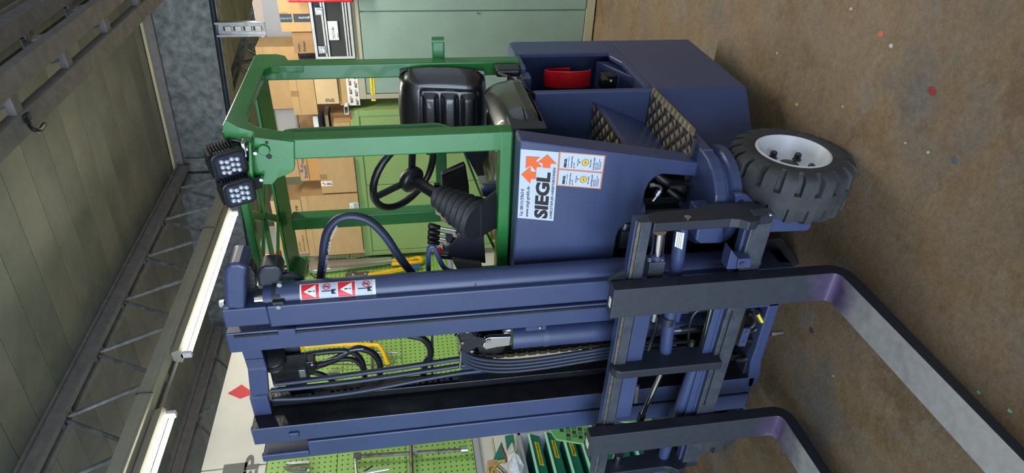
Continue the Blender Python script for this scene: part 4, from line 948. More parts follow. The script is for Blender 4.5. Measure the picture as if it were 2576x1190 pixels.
# front bracket carrying the floodlights
br = G().prism([P2(*q, 2.10) for q in ((638, 343), (742, 355), (741, 372), (743, 415), (739, 428), (722, 438), (700, 446), (686, 462), (645, 462), (634, 420))], (0, -.008, 0)).build('lamp_bracket', GREEN, FK, bevel=.003)
G().prism([P2(*q, 2.10) for q in ((631, 343), (638, 343), (645, 462), (640, 470), (632, 440))], (0, -.05, 0)).build('bracket_flange', GREEN, FK, bevel=.003)
for q, r in (((671, 358), .006), ((677, 393), .010)): p = AY(*q, 2.093); G().cyl((p.x, 2.0915, p.z), (p.x, 2.095, p.z), r, n=14).build('bracket_hole', INK, br)
p = AY(664, 377, 2.09); G().cyl((p.x, 2.092, p.z), (p.x, 2.084, p.z), .020, n=24).build('bracket_boss', GREEN, br, bevel=.003)
for q in ((643, 383), (658, 450), (620, 373)): p = AY(*q, 2.07); G().cyl((p.x, 2.085, p.z), (p.x, 2.06, p.z), .0065, n=6).build('bracket_bolt', ZINC, br)
G().prism([P2(*q, 2.10) for q in ((560, 318), (568, 300), (600, 318), (640, 330), (640, 345), (632, 343), (598, 345), (580, 352), (575, 400), (570, 370))], (0, -.006, 0)).build('guard_front_corner', GREEN, FK, bevel=.002)
G().lathe((-1.93, 2.72, 2.255), (0, 0, 1), [(.045, 0), (.045, .012), (.036, .02), (.034, .075), (.026, .095), (.01, .10)], 24).build('beacon', BEACON, FK, label='orange flashing beacon')
# floodlights
def floodlight(px, py, yy, n, s=.098, roll=0):
    c = AY(px, py, yy); n = V(n).normalized(); u = (XR - n * XR.dot(n)).normalized(); v = n.cross(u) * -1
    v = u.cross(n); v = -v if v.z < 0 else v
    cr, sr = math.cos(roll), math.sin(roll); u, v = u * cr + v * sr, v * cr - u * sr
    def ring(w_, h_, r, d): return [c + u * a + v * b + n * d for a, b in rrect(-w_ / 2, w_ / 2, -h_ / 2, h_ / 2, r, 5)]
    F = G().prism(ring(s, s, .022, -.020), n * .020).build('work_light', BLACK, FK, bevel=.004, label='black square LED floodlight')
    G().prism(ring(s * .80, s * .80, .016, .000), n * .002).build('reflector', LEDB, F)
    for i in range(4):
        for j in range(3):
            p = c + u * ((j - 1) * .0225 + (.003 if i % 2 else -.003)) + v * ((i - 1.5) * .0165) + n * .002
            G().ball(p, .0084, 7, (1, 1, 1)).build('led_lens', LENS, F)
    g = G()
    for i in range(10):
        o = (i - 4.5) * .0098
        g.obox(c + u * o - n * .042 + v * .006, u, v, n, .0050, s * (1.01 - .012 * abs(i - 4.5)), .046)
        if i > 1: g.obox(c + v * o - n * .042 + u * .005, v, u, n, .0050, s * 1.0, .044)
    g.build('cooling_fins', BLACK, F, bevel=.001)
    G().obox(c - n * .03, u, v, n, s * .86, s * .80, .03).build('housing', BLACK, F, bevel=.008)
    G().bar(c - n * .03 - v * s * .5, c - n * .03 - v * (s * .5 + .03), .05, .012, n).build('mount', BLACK, F, bevel=.003)
    return F
floodlight(580, 416, 2.03, (-.20, -.87, -.45), .112, roll=.06)
floodlight(604, 487, 2.02, (-.16, -.88, -.42), .104, roll=.04)
G().tube([AY(556, 388, 2.06), AY(566, 362, 2.08), AY(585, 352, 2.09), AY(610, 357, 2.09)], .006, 8).build('lamp_cable', RUBBER, FK)
G().obox(AY(616, 372, 2.07), XR, ZU, YR, .05, .012, .04).build('lamp_mount', ZINC, FK, bevel=.002)
floodlight(613, 652, 2.95, (.1, .98, -.1), .09)
# ---------------- seat
def pad(name, c, u, v, n, w, h, t, fn, m, parent, r=.28, N=60):
    c, u, v, n = V(c), V(u).normalized(), V(v).normalized(), V(n).normalized(); vs = []; fs = []
    for j in range(N + 1):
        for i in range(N + 1):
            a, b = 2 * i / N - 1, 2 * j / N - 1
            # square -> rounded square
            k = r; da = a * math.sqrt(1 - k * b * b / 2); db = b * math.sqrt(1 - k * a * a / 2)
            e = min(1, (abs(a) ** 7 + abs(b) ** 7) ** (1 / 7)); f = (1 - e ** 5) ** .5
            hgt = t * f * (1 + fn(a, b)) if True else 0
            vs.append(c + u * (da * w / 2) + v * (db * h / 2) + n * hgt)
    m_ = N + 1
    for j in range(N):
        for i in range(N): fs.append((j * m_ + i, j * m_ + i + 1, (j + 1) * m_ + i + 1, (j + 1) * m_ + i))
    if u.cross(v).dot(n) < 0: fs = [f[::-1] for f in fs]
    g = G(); g.add(vs, fs, True)
    rim_ = [j for j in range(m_)] + [j * m_ + N for j in range(1, m_)] + [N * m_ + i for i in range(N - 1, -1, -1)] + [j * m_ for j in range(N - 1, 0, -1)]
    g.f.append(tuple(rim_[::-1]) if u.cross(v).dot(n) > 0 else tuple(rim_)); g.sm.append(False)
    return g.build(name, m, parent)
ss = lambda x, a, b: 0 if x <= a else 1 if x >= b else (lambda t: t * t * (3 - 2 * t))((x - a) / (b - a))
def f_back(a, b):
    h = .10 * ss(abs(a), .66, .8) * (1 - ss(abs(a), .85, 1.0)) * (.6 + .4 * b)
    wdw = (1 - ss(abs(a), .62, .70)) * (1 - ss(abs(b + .18), .60, .68))
    h -= .10 * wdw
    for bc in (-.62, -.18, .26):
        h += .22 * (1 - ss(abs(a), .48, .60)) * (1 - ss(abs(b - bc), .09, .21))
    return h
SEAT = G().box(-1.43, -1.02, 2.22, 2.70, 1.10, 1.125).build('seat', BLACK, FK, bevel=.006, label='black vinyl driver seat')
pad('backrest', (-1.215, 2.80, 1.440), (1, 0, 0), (0, .12, 1), (0, -1, .12), .41, .40, .10, f_back, VINYL, SEAT)
G().obox((-1.222, 2.81, 1.44), (1, 0, 0), (0, .12, 1), (0, -1, .12), .37, .37, .02).build('back_shell', BLACK, SEAT, bevel=.01)
def f_cush(a, b):
    h = .34 * ss(abs(a), .42, .78) * (.35 + .65 * ss(b, -1, .5)) - .28 * ss(b, .55, 1.0) * (1 - ss(abs(a), .4, .7))
    h += .10 * (1 - ss(abs(a), .30, .40)) * (.5 + .5 * math.cos(b * 10))
    return h - .12
pad('cushion', (-1.225, 2.445, 1.165), (1, 0, 0), (0, 1, -.04), (0, .04, 1), .46, .56, .115, f_cush, VINYL, SEAT, r=.45)
G().prism([(x, y, 1.112) for x, y in rrect(-1.445, -1.005, 2.175, 2.72, .13, 8)], (0, 0, .065)).build('cushion_skirt', VINYL, SEAT, bevel=.018, seg=4)
G().box(-1.035, -1.0, 2.72, 2.81, 1.10, 1.21).build('belt_reel', BLACK, SEAT, bevel=.012, seg=3)
G().tube([(-1.015, 2.72, 1.20), (-1.01, 2.66, 1.16), (-1.012, 2.60, 1.12)], .005, 6).build('belt_bracket', ZINC, SEAT)
G().bar((-1.012, 2.66, 1.17), (-1.03, 2.48, 1.085), .004, .03, (1, 0, 0)).build('seat_belt', BLACK, SEAT)
G().cyl((-1.03, 2.50, 1.10), (-1.03, 2.50, 1.125), .008, n=6).build('seat_bolt', ZINC, SEAT)
G().box(-1.40, -1.05, 2.25, 2.70, 1.088, 1.105).build('seat_rail', BLACK, SEAT)
# ---------------- steering wheel and column
hub = V((-1.335, 2.40, 1.612)); ax = V((.20, .745, .635)).normalized(); cax = V((.075, .775, .627)).normalized(); base = hub - cax * .375
_, su, sv = frame(ax)
WR = .165
SW = G().tube([hub + ax * .035 + (su * math.cos(a) + sv * math.sin(a)) * WR for a in [2 * math.pi * i / 28 for i in range(28)]], .0155, 12, 1, closed=True).build('steering_wheel', BLACK, FK)
G().lathe(hub - ax * .035, ax, [(.03, 0), (.050, .006), (.057, .014), (.057, .034), (.048, .046), (.02, .050)], 28).build('hub', BLACK, SW)
for a in (0.35, 2.45, 4.54):
    d = su * math.cos(a) + sv * math.sin(a); G().bar(hub + d * .04, hub + ax * .035 + d * (WR - .004), .034, .012, ax).build('spoke', BLACK, SW, bevel=.004)
G().ball(hub + ax * .06 + (su * math.cos(1.5) + sv * math.sin(1.5)) * WR, .02, 8).build('spinner_knob', BLACK, SW)
G().cyl(base + cax * .14, hub - cax * .01, .024, n=20).build('steering_column', BLACK, FK)
rs = []; L0 = .235
for i in range(15):
    t_ = i / 14; r_ = .084 - .044 * t_ + (.008 if i % 2 else -.004); rs.append((r_, -.025 + L0 * t_))
G().lathe(base, cax, rs, 26, smooth=True).build('column_gaiter', mat('gaiter_rubber', (34, 35, 40), .5, bump=.3, bscale=60), FK, label='black pleated rubber gaiter')
G().prism([base + V(q) for q in ((-.075, -.03, -.02), (.075, -.03, -.02), (.085, .05, -.10), (-.085, .05, -.10))], (0, .02, .01)).build('gaiter_skirt', MATS['gaiter_rubber'], FK, bevel=.006)
# ---------------- cab floor tray, console and levers
G().prism([P2(*q, 2.19) for q in ((1145, 375), (1262, 372), (1262, 655), (1232, 655), (1225, 640), (1196, 540))], (0, .30, 0)).build('cab_floor_tray', BLACK, FK) if False else None
G().box(-1.66, -1.02, 2.17, 2.50, 1.10, 1.235).build('cab_floor', PAINTD, FK, bevel=.004)
G().prism([P2(*q, 2.74) for q in ((1166, 378), (1172, 374), (1275, 374), (1275, 470), (1215, 470))], (0, .02, 0)).build('side_console', PAINTD, FK, bevel=.004)
G().prism([P2(*q, 2.73) for q in ((1163, 378), (1168, 375), (1216, 500), (1211, 500))], (0, .01, 0)).build('green_ledge', GREEN, FK, bevel=.002); G().prism([P2(*q, 2.245) for q in ((1208, 560), (1213, 560), (1262, 655), (1256, 658))], (0, .03, 0)).build('green_ledge', GREEN, FK, bevel=.004)
G().prism([P2(*q, 2.55) for q in ((1110, 438), (1168, 412), (1172, 420), (1180, 470), (1182, 545), (1112, 470))], (0, .03, 0)).build('left_tray_rim', BLACK, FK, bevel=.006)
G().prism([P2(*q, 2.543) for q in ((1116, 445), (1163, 422), (1168, 460), (1118, 478))], (0, .006, 0)).build('tray_recess', GREASE, FK)
G().prism([P2(*q, 2.33) for q in ((1092, 466), (1108, 466), (1111, 504), (1096, 506))], (0, .02, 0)).build('seat_armrest_edge', BLACK, FK)
G().prism([P2(*q, 2.27) for q in ((1096, 506), (1116, 500), (1180, 520), (1180, 580), (1160, 582), (1110, 556), (1108, 545), (1096, 540))], (0, .02, 0)).build('control_plate', CREAM, FK, bevel=.003)
for q in ((1133, 545), (1133, 562)): p = AY(*q, 2.268); G().cyl((p.x, 2.2685, p.z), (p.x, 2.272, p.z), .009, n=14).build('plate_hole', INK, FK)
k0 = AY(1136, 523, 2.25); G().obox(k0, XR, ZU, YR, .05, .045, .012).build('joystick_plate', STW, FK, bevel=.004)
G().lathe(k0 + V((0, -.006, 0)), (.1, -.6, .75), [(.021, 0), (.021, .012), (.017, .014), (.018, .022), (.013, .026), (.014, .034), (.009, .04)], 18).build('joystick_boot', RUBBER, FK)
G().tube([AY(1112, 538, 2.20), AY(1125, 537, 2.20), AY(1162, 540, 2.22)], .010, 8).build('joystick', BLACK, FK)
G().box(*(lambda a, b: (b.x, a.x, 2.20, 2.24, b.z, a.z))(AY(1158, 532, 2.2), AY(1170, 548, 2.2))).build('joystick_base', BLACK, FK, bevel=.004)
G().prism([P2(*q, 2.12) for q in ((1172, 575), (1216, 573), (1222, 663), (1107, 652), (1104, 645))], (0, .10, 0)).build('valve_console', PAINTD, FK, bevel=.004)
G().prism([P2(*q, 2.22) for q in ((1172, 540), (1200, 540), (1218, 578), (1172, 578))], (0, .08, 0)).build('console_front', PAINTD, FK, bevel=.004)
G().prism([P2(*q, 2.10) for q in ((1137, 654), (1210, 664), (1215, 680), (1150, 680))], (0, .05, 0)).build('console_foot', mat('grey_green_steel', (88, 96, 92), .6), FK, bevel=.003)
tops = ((1085, 569), (1084, 583), (1083, 596), (1083, 608)); bots = ((1152, 581), (1148, 594), (1140, 605), (1128, 617))
for a, b in zip(tops, bots):
    A, Bq = AY(*a, 2.17), AY(*b, 2.17); d = (Bq - A); lv = G().cyl(A, Bq + d * .25, .0052, n=8).build('control_lever', ZINC, FK)
    dn = d.normalized(); G().lathe(A - dn * .012, dn, [(.009, 0), (.0125, .004), (.0125, .02), (.009, .046), (.008, .048)], 14).build('knob', BLACK, lv)
p = AY(1130, 600, 2.15); G().cyl(p, p + V((.012, -.012, 0)), .015, n=18).build('gauge', BLACK, FK, bevel=.002)
p = AY(1108, 635, 2.11); d = V((.35, -.3, .8)).normalized()
EB = G().cyl(p - d * .03, p, .013, n=14).build('emergency_stop', ZINC, FK, label='red mushroom emergency stop'); G().lathe(p, d, [(.012, 0), (.022, .006), (.022, .014), (.016, .019)], 20).build('button', RED, EB)
# documents lying in the cab front
G().prism([P2(*q, 2.28) for q in ((1215, 501), (1263, 503), (1262, 603), (1234, 603))], (0, .002, 0)).build('instruction_sheet', PAPER, FK)
G().prism([P2(*q, 2.279) for q in ((1229, 565), (1236, 564), (1244, 601), (1236, 602))], (0, .001, 0)).build('yellow_band', YEL, FK)
a0_, a1_ = AY(1241, 597, 2.278), AY(1235, 567, 2.278)
text('ACHTUNG', a0_, (a1_ - a0_), ZU, .010, INK, FK, maxw=(a1_ - a0_).length * .9)
for q in (((1222, 520), (1255, 522)), ((1228, 530), (1232, 556)), ((1244, 530), (1250, 545)), ((1250, 568), (1258, 600)), ((1244, 570), (1251, 600))):
    G().bar(AY(*q[0], 2.279), AY(*q[1], 2.279), .002, .0012, (0, 0, 1) if abs(q[0][0] - q[1][0]) < 12 else (1, 0, 0)).build('sheet_line', INK, FK)
G().prism([P2(*q, 2.70) for q in ((1203, 443), (1232, 441), (1243, 465), (1206, 465))], (0, .002, 0)).build('load_chart', PAPER, FK)
G().prism([P2(*q, 2.24) for q in ((1212, 472), (1262, 476), (1262, 492), (1212, 500))], (0, .05, 0)).build('column_foot', PAINT, FK, bevel=.015, seg=3)
# hose loop in front of the cab and its protecting frame
HB = mat('hose_blue_black', (36, 44, 64), .42)
hl = G().tube([AY(*q, 2.06) for q in ((805, 712), (811, 670), (817, 610), (830, 572), (858, 548), (898, 545), (935, 560), (970, 595), (1000, 640), (1030, 680), (1052, 704))], .0165, 12, 5).build('hose_loop', HB, FK, label='large black hydraulic hose loop')
for s_, (a, b) in (('HANSA-FLEX', ((846, 610), (828, 570))), ('KP2139', ((828, 640), (828, 612))), ('EXCEEDS EN 857 2SC 12', ((820, 700), (824, 645)))):
    P, Q = AY(*a, 2.04), AY(*b, 2.04)
HW = mat('white_hose_print', (190, 196, 206), .6)
def htext(s, a, b, yy, h, par):
    A, B_ = AY(*a, yy), AY(*b, yy); d = (B_ - A); L_ = d.length; d.normalize(); text(s, A - d.cross(V((0, -1, 0))) * (-h * .5) * -1, d, V((0, -1, 0)).cross(d), h, HW, par, 'hose_print', .0004, 0, L_)
htext('HANSA-FLEX', (842, 566), (826, 600), 2.0425, .009, hl); htext('KP2139', (824, 607), (820, 632), 2.0425, .009, hl); htext('EXCEEDS EN 857 2SC 12', (817, 642), (809, 702), 2.0425, .009, hl)
htext('HANSA-FLEX', (812, 911), (852, 901), 2.035, .007, FK); htext('KP2105', (854, 899), (874, 889), 2.035, .007, FK); htext('EXCEEDS EN 857', (880, 885), (915, 880), 2.035, .007, FK)
G().tube([AY(*q, 2.02) for q in ((1078, 698), (1078, 640), (1082, 622), (1092, 622), (1100, 640), (1113, 668), (1128, 680), (1160, 684), (1220, 680), (1400, 668), (1560, 652))], .0095, 10, 4).build('cylinder_pipe', PAINT, FK)
# ---------------- mast
ZB, ZTOP, YM = .12, 2.29, 1.86
def rail(name, xo, xi, ztop=ZTOP, zb=ZB, depth=.13, t=.022, m=PAINT):
    """C rail: web at xo, flanges towards xi"""
    s = 1 if xi > xo else -1
    r = G().prism([(xo, YM, zb), (xi, YM, zb), (xi, YM + t, zb), (xo + s * t, YM + t, zb), (xo + s * t, YM + depth - t, zb), (xi, YM + depth - t, zb), (xi, YM + depth, zb), (xo, YM + depth, zb)], (0, 0, ztop - zb)).build(name, m, FK, bevel=.005)
    return r
rail('outer_mast_rail', -1.522, -1.617, 2.14); rail('outer_mast_rail_top', -1.522, -1.603, ZTOP, 2.14); rail('inner_mast_rail', -1.632, -1.726, ZTOP + .01)
rail('inner_mast_rail', -2.243, -2.147, ZTOP + .015); rail('outer_mast_rail', -2.355, -2.256, 2.10); rail('outer_mast_rail_top', -2.355, -2.315, ZTOP, 2.10)
G().box(-1.640, -1.65, YM - .004, YM + .004, .15, 2.27).build('rail_shadow_strip', GREASE, FK)  # solid dark strip on the rail, standing in for a shadowed gap
p = AY(722, 830, YM); G().box(p.x - .02, p.x + .01, YM - .010, YM, p.z - .03, p.z + .03).build('mast_lug', PAINT, FK, bevel=.002)
p = AY(739, 1091, YM); G().box(p.x - .016, p.x + .014, YM - .012, YM, p.z - .022, p.z + .018).build('mast_lug', PAINT, FK, bevel=.004)
# black greasy inside of the left rail and its wear strips
G().box(-2.222, -2.150, YM + .0235, YM + .126, ZB, ZTOP).build('rail_grease', GREASE, FK); G().box(-2.1495, -2.1465, YM + .002, YM + .13, ZB, ZTOP + .01).build('rail_slide', GREASE, FK)
G().box(-2.135, -2.10, YM + .10, YM + .165, ZB, 2.25).build('rear_rail_flange', GREASE, FK, bevel=.003)
G().box(-1.772, -1.735, YM + .10, YM + .165, .3, 2.25).build('rear_rail_flange', PAINTD, FK, bevel=.003)
# top crosshead, bent in three
ch = [(-1.726, 2.285, 1.93), (-1.83, 2.28, 1.93), (-1.86, 2.27, 1.905), (-2.00, 2.285, 1.905), (-2.04, 2.30, 1.93), (-2.147, 2.30, 1.93)]
g = G()
for a, b in zip(ch[:-1], ch[1:]): g.add([V((a[0], a[2], a[1])), V((b[0], b[2], b[1])), V((b[0], b[2] + .02, b[1])), V((a[0], a[2] + .02, a[1])), V((a[0], a[2], a[1] - .07)), V((b[0], b[2], b[1] - .07)), V((b[0], b[2] + .02, b[1] - .07)), V((a[0], a[2] + .02, a[1] - .07))], [(0, 1, 5, 4), (3, 7, 6, 2), (0, 3, 2, 1), (4, 5, 6, 7), (0, 4, 7, 3), (1, 2, 6, 5)])
g.v = [tuple(V(v)) for v in g.v]
g.build('mast_crosshead', PAINT, FK, bevel=.003)
G().box(-2.147, -1.726, 2.03, 2.05, 2.095, 2.18).build('rear_crosshead', PAINTD, FK, bevel=.004); G().box(-1.90, -1.73, 2.00, 2.03, 2.20, 2.24).build('head_bracket', GREASE, FK)
G().box(-2.147, -1.73, 2.00, 2.03, 1.33, 1.44).build('middle_cross_member', PAINT, FK, bevel=.005)
for xx in (-1.86, -1.89): G().lathe((xx, 1.97, 2.185), (1, -.6, 0), [(.036, 0), (.048, .003), (.042, .010), (.048, .017), (.036, .02)], 28).build('top_pulley', GREASE, FK)
G().box(-2.06, -1.90, 2.005, 2.015, 2.07, 2.22).build('hose_guide_plate', GREASE, FK)
# mast foot
ft = [P2(*q, YM) for q in ((1885, 700), (1975, 690), (1966, 754), (1948, 808), (1916, 908), (1912, 944), (1903, 971), (1880, 974), (1888, 912), (1900, 880), (1935, 765), (1926, 757), (1885, 765))]
G().prism(ft, (0, .05, 0)).build('mast_foot', PAINT, FK, bevel=.005)
G().box(-2.355, -1.522, YM + .03, YM + .13, .115, .17).build('foot_cross_member', PAINTD, FK, bevel=.004)
G().prism([P2(*q, 1.98) for q in ((1900, 606), (1970, 598), (2012, 664), (1960, 690), (1900, 690))], (0, .06, 0)).build('foot_skid', GREASE, FK, bevel=.004)
G().cyl(AY(1938, 839, 1.88), AY(1950, 838, 1.88), .012, n=12).build('foot_bolt_head', ZINC, FK); G().cyl(AY(1950, 838, 1.88), AY(1968, 836, 1.88), .009, n=10).build('foot_bolt', TOOL, FK)
pl = AY(1877, 850, 1.84); G().prism([P2(*q, 1.835) for q in ((1872, 827), (1890, 827), (1875, 872), (1857, 872))], (0, .01, 0)).build('clamp_plate', PAINT, FK, bevel=.002)
for q in ((1877, 837), (1869, 862)): p = AY(*q, 1.833); G().cyl((p.x, 1.836, p.z), (p.x, 1.828, p.z), .006, n=10).build('clamp_bolt', ZINC, FK)
for pts in (((1850, 905), (1875, 903), (1893, 890), (1900, 872), (1893, 858), (1878, 856)), ((1885, 775), (1905, 782), (1912, 800), (1908, 820), (1895, 832), (1880, 832)), ((1880, 788), (1895, 792), (1900, 808), (1890, 822), (1872, 826))):
    G().tube([AY(*q, 1.90) for q in pts], .012, 10).build('foot_hose', RUBBER, FK)
p, q = AY(1903, 786, 1.875), AY(1914, 806, 1.875); bl = G().cyl(p, q, .014, n=14).build('hose_sleeve', ZINC, FK); G().bar(p + V((0, -.014, 0)), q + V((0, -.014, 0)), .010, .003, (0, 1, 0)).build('yellow_tag', YEL, bl)
# ---------------- lift cylinder beside the mast, with its head
def cyly(name, a, b, yy, r, m=PAINT, n=24, par=FK): return G().cyl(AY(*a, yy), AY(*b, yy), r, n=n).build(name, m, par)
LC = cyly('lift_cylinder', (700, 741), (1900, 652), 1.93, .046, PAINT, 32)
for a, b, r, m in (((646, 752), (668, 750), .040, CHROME), ((668, 750), (700, 747), .047, PAINT)): cyly('cylinder_collar', a, b, 1.93, r, m)
cyly('cylinder_band', (690, 746), (712, 744), 1.93, .051, PAINTD)
cyly('cylinder_band', (1190, 708), (1193, 708), 1.93, .0490, INK)
p = AY(702, 764, 1.88); G().obox(p, XR, ZU, YR, .035, .04, .03).build('band_lug', PAINTD, FK, bevel=.003); G().cyl(p + V((0, -.022, 0)), p + V((0, -.01, 0)), .009, n=6).build('band_bolt', ZINC, FK)
p = AY(704, 711, 1.88); G().cyl(p + V((0, -.016, 0)), p, .009, n=6).build('band_bolt', ZINC, FK)
hd = [P2(*q, 1.86) for q in ((567, 778), (563, 700), (566, 676), (576, 666), (600, 664), (622, 672), (617, 700), (616, 780))]
G().prism(hd, (0, .12, 0)).build('pulley_housing', PAINT, FK, bevel=.012, seg=3)
hd = [P2(*q, 1.94) for q in ((616, 664), (632, 672), (642, 690), (645, 715), (640, 745), (620, 780), (614, 780), (600, 664))]
G().prism(hd, (0, .05, 0)).build('pulley_cheek', GREASE, FK, bevel=.01)
G().prism([P2(*q, 1.94) for q in ((648, 716), (646, 692), (652, 678), (664, 672), (695, 670), (705, 676), (712, 690), (700, 722), (660, 726))], (0, .08, 0)).build('second_housing', PAINTD, FK, bevel=.01)
G().cyl(AY(554, 765, 1.9), AY(566, 763, 1.9), .014, n=6).build('head_bolt', ZINC, FK)
g = G()
ring_ = [(AY(727, 712, 1.97), 0)]
cr = AY(727, 712, 1.97)
for k in range(14):
    a0 = math.radians(-10 + 200 * k / 14); a1 = math.radians(-10 + 200 * (k + 1) / 14)
    v = [V((cr.x + r * math.sin(a), yy, cr.z + r * math.cos(a) * 1.2)) for a in (a0, a1) for r in (.026, .045) for yy in (1.965, 1.98)]
    g.add(v, [(0, 2, 6, 4), (1, 5, 7, 3), (2, 3, 7, 6), (0, 4, 5, 1)])
g.build('lifting_eye', PAINTD, FK)
# warning strip on the cylinder: curved round the tube
def strip(z0, z1, a0, a1, m, nm, off=.0005, n=8, par=LC):
    A = AY(700, 741, 1.93); B = AY(1900, 652, 1.93); g = G(); vs = []
    for k in range(n + 1):
        a = math.radians(a0 + (a1 - a0) * k / n)
        for z in (z0, z1):
            t = (z - A.z) / (B.z - A.z); c = A.lerp(B, t); vs.append((c.x + (.046 + off) * math.sin(a), c.y - (.046 + off) * math.cos(a), z))
    g.add(vs, [(2 * k, 2 * k + 1, 2 * k + 3, 2 * k + 2) for k in range(n)], True)
    return g.build(nm, m, par)
def cp(z, a, off=.0012):
    A = AY(700, 741, 1.93); B = AY(1900, 652, 1.93); c = A.lerp(B, (z - A.z) / (B.z - A.z)); an = math.radians(a)
    return V((c.x + (.046 + off) * math.sin(an), c.y - (.046 + off) * math.cos(an), z))
zt_, zb_ = AY(752, 735, 1.885).z, AY(944, 720, 1.885).z
strip(zt_, zb_, 5, 78, PAPER, 'warning_strip', .0004)
dz = (zt_ - zb_ - .012) / 4
REDS = mat('signal_red_print', (212, 24, 44), .4)
for k in range(4):
    za = zt_ - .006 - k * dz; zb2 = za - dz + .003
    strip(za, zb2, 8, 75, REDS if k % 2 == 0 else STW, 'warning_cell', .0008)
    zm = (za + zb2) / 2; hh = (za - zb2)
    if k % 2 == 0:
        g = G(); zt2, zb3 = za - hh * .12, zb2 + hh * .18
        for i in range(10):
            f0, f1 = i / 10, (i + 1) / 10
            for s_ in range(8):
                h0, h1 = s_ / 8 * 2 - 1, (s_ + 1) / 8 * 2 - 1
                g.add([cp(zt2 + (zb3 - zt2) * f, 41 + 29 * f * h, .0013) for f, h in ((f0, h0), (f1, h0), (f1, h1), (f0, h1))], [(0, 1, 2, 3)])
        g.build('triangle', PAPER, LC)
        G().add([cp(za - hh * .38, 38.5, .0022), cp(za - hh * .38, 43.5, .0022), cp(zb2 + hh * .40, 42.5, .0022), cp(zb2 + hh * .40, 39.5, .0022)], [(0, 3, 2, 1)]).add([cp(zb2 + hh * .33, 38.5, .0022), cp(zb2 + hh * .33, 43.5, .0022), cp(zb2 + hh * .25, 43.5, .0022), cp(zb2 + hh * .25, 38.5, .0022)], [(0, 3, 2, 1)]).build('exclamation', INK, LC)
    else:
        # pictogram: mast with fork, small figure in a red ring with a bar
        def q4_(z0_, z1_, a0_, a1_): return [cp(z0_, a0_, .0018), cp(z0_, a1_, .0018), cp(z1_, a1_, .0018), cp(z1_, a0_, .0018)]
        G().add(q4_(za - hh * .12, zb2 + hh * .16, 36, 40), [(0, 3, 2, 1)]).add(q4_(zb2 + hh * .34, zb2 + hh * .16, 24, 44), [(0, 3, 2, 1)]).add(q4_(zb2 + hh * .16, zb2 + hh * .08, 24, 28), [(0, 3, 2, 1)]).add(q4_(zb2 + hh * .16, zb2 + hh * .08, 38, 44), [(0, 3, 2, 1)]).build('truck_pictogram', INK, LC)
        zc_ = zm + (hh * .10 if k == 1 else -hh * .10); rr = hh * .22; A0 = 57
        G().tube([cp(zc_ + rr * math.cos(t), A0 + rr / .046 * 57.3 * math.sin(t) * .8, .0016) for t in [i * math.pi / 6 for i in range(12)]], .0014, 5, 1, closed=True).build('red_ring', REDS, LC)
        G().bar(cp(zc_ - rr * .7, A0 - rr * 650, .003), cp(zc_ + rr * .7, A0 + rr * 650, .003), .0024, .0008, (0, 1, 0)).build('red_bar', REDS, LC)
        G().bar(cp(zc_ - rr * .6, A0 + 1, .002), cp(zc_ + rr * .75, A0 - 2, .002), .0035, .0008, (0, 1, 0)).build('figure_pictogram', INK, LC)
# ---------------- middle cylinder, yoke, sheave, chain
MC = cyly('mast_cylinder', (1286, 846), (1830, 800), 1.93, .052, PAINT, 32)
cyly('cylinder_strap', (1362, 840), (1376, 838), 1.93, .0545, PAINT)
G().obox(AY(1345, 808, 1.90), XR, ZU, YR, .05, .085, .06).build('strap_bracket', PAINT, FK, bevel=.004)
p = AY(1358, 824, 1.86); G().ball(p, .009, 6).build('strap_bolt', ZINC, FK)
yk = [AY(*q, 1.885) for q in ((1286, 845), (1282, 868), (1250, 872), (1222, 878), (1216, 872), (1220, 852), (1232, 847))]
G().prism([V((p.x, 1.88, p.z)) for p in yk], (0, .02, 0)).build('chrome_yoke', CHROME, FK, bevel=.003)
p = AY(1229, 857, 1.878); G().cyl((p.x, 1.882, p.z), (p.x, 1.872, p.z), .010, n=6).build('yoke_bolt', ZINC, FK)
c_ = AY(1235, 858, 1.93)
for yy in (1.90, 1.93, 1.96): G().lathe((c_.x, yy, c_.z), (0, 1, 0), [(.050, 0), (.058, .003), (.053, .009), (.058, .016), (.05, .019)], 32).build('chain_sheave', GREASE, FK)
p_ = [P2(*q, 1.875) for q in ((1152, 843), (1160, 836), (1172, 828), (1184, 830), (1190, 842), (1200, 848), (1222, 852), (1222, 862), (1212, 868), (1200, 874), (1190, 880), (1188, 888), (1175, 888), (1162, 882), (1156, 876))]
G().prism(p_, (0, .006, 0)).build('hose_guard_plate', GREASE, FK, bevel=.002)
for q in ((1176, 835), (1163, 863), (1187, 884)): p = AY(*q, 1.872); G().cyl((p.x, 1.875, p.z), (p.x, 1.870, p.z), .006, n=10).build('guard_rivet', ZINC, FK)
G().tube([P2(*q, 1.87) for q in ((1146, 842), (1152, 850), (1158, 868), (1156, 880), (1160, 888), (1157, 925))], .006, 8, 3).build('hose_roller_guide', CHROME, FK)
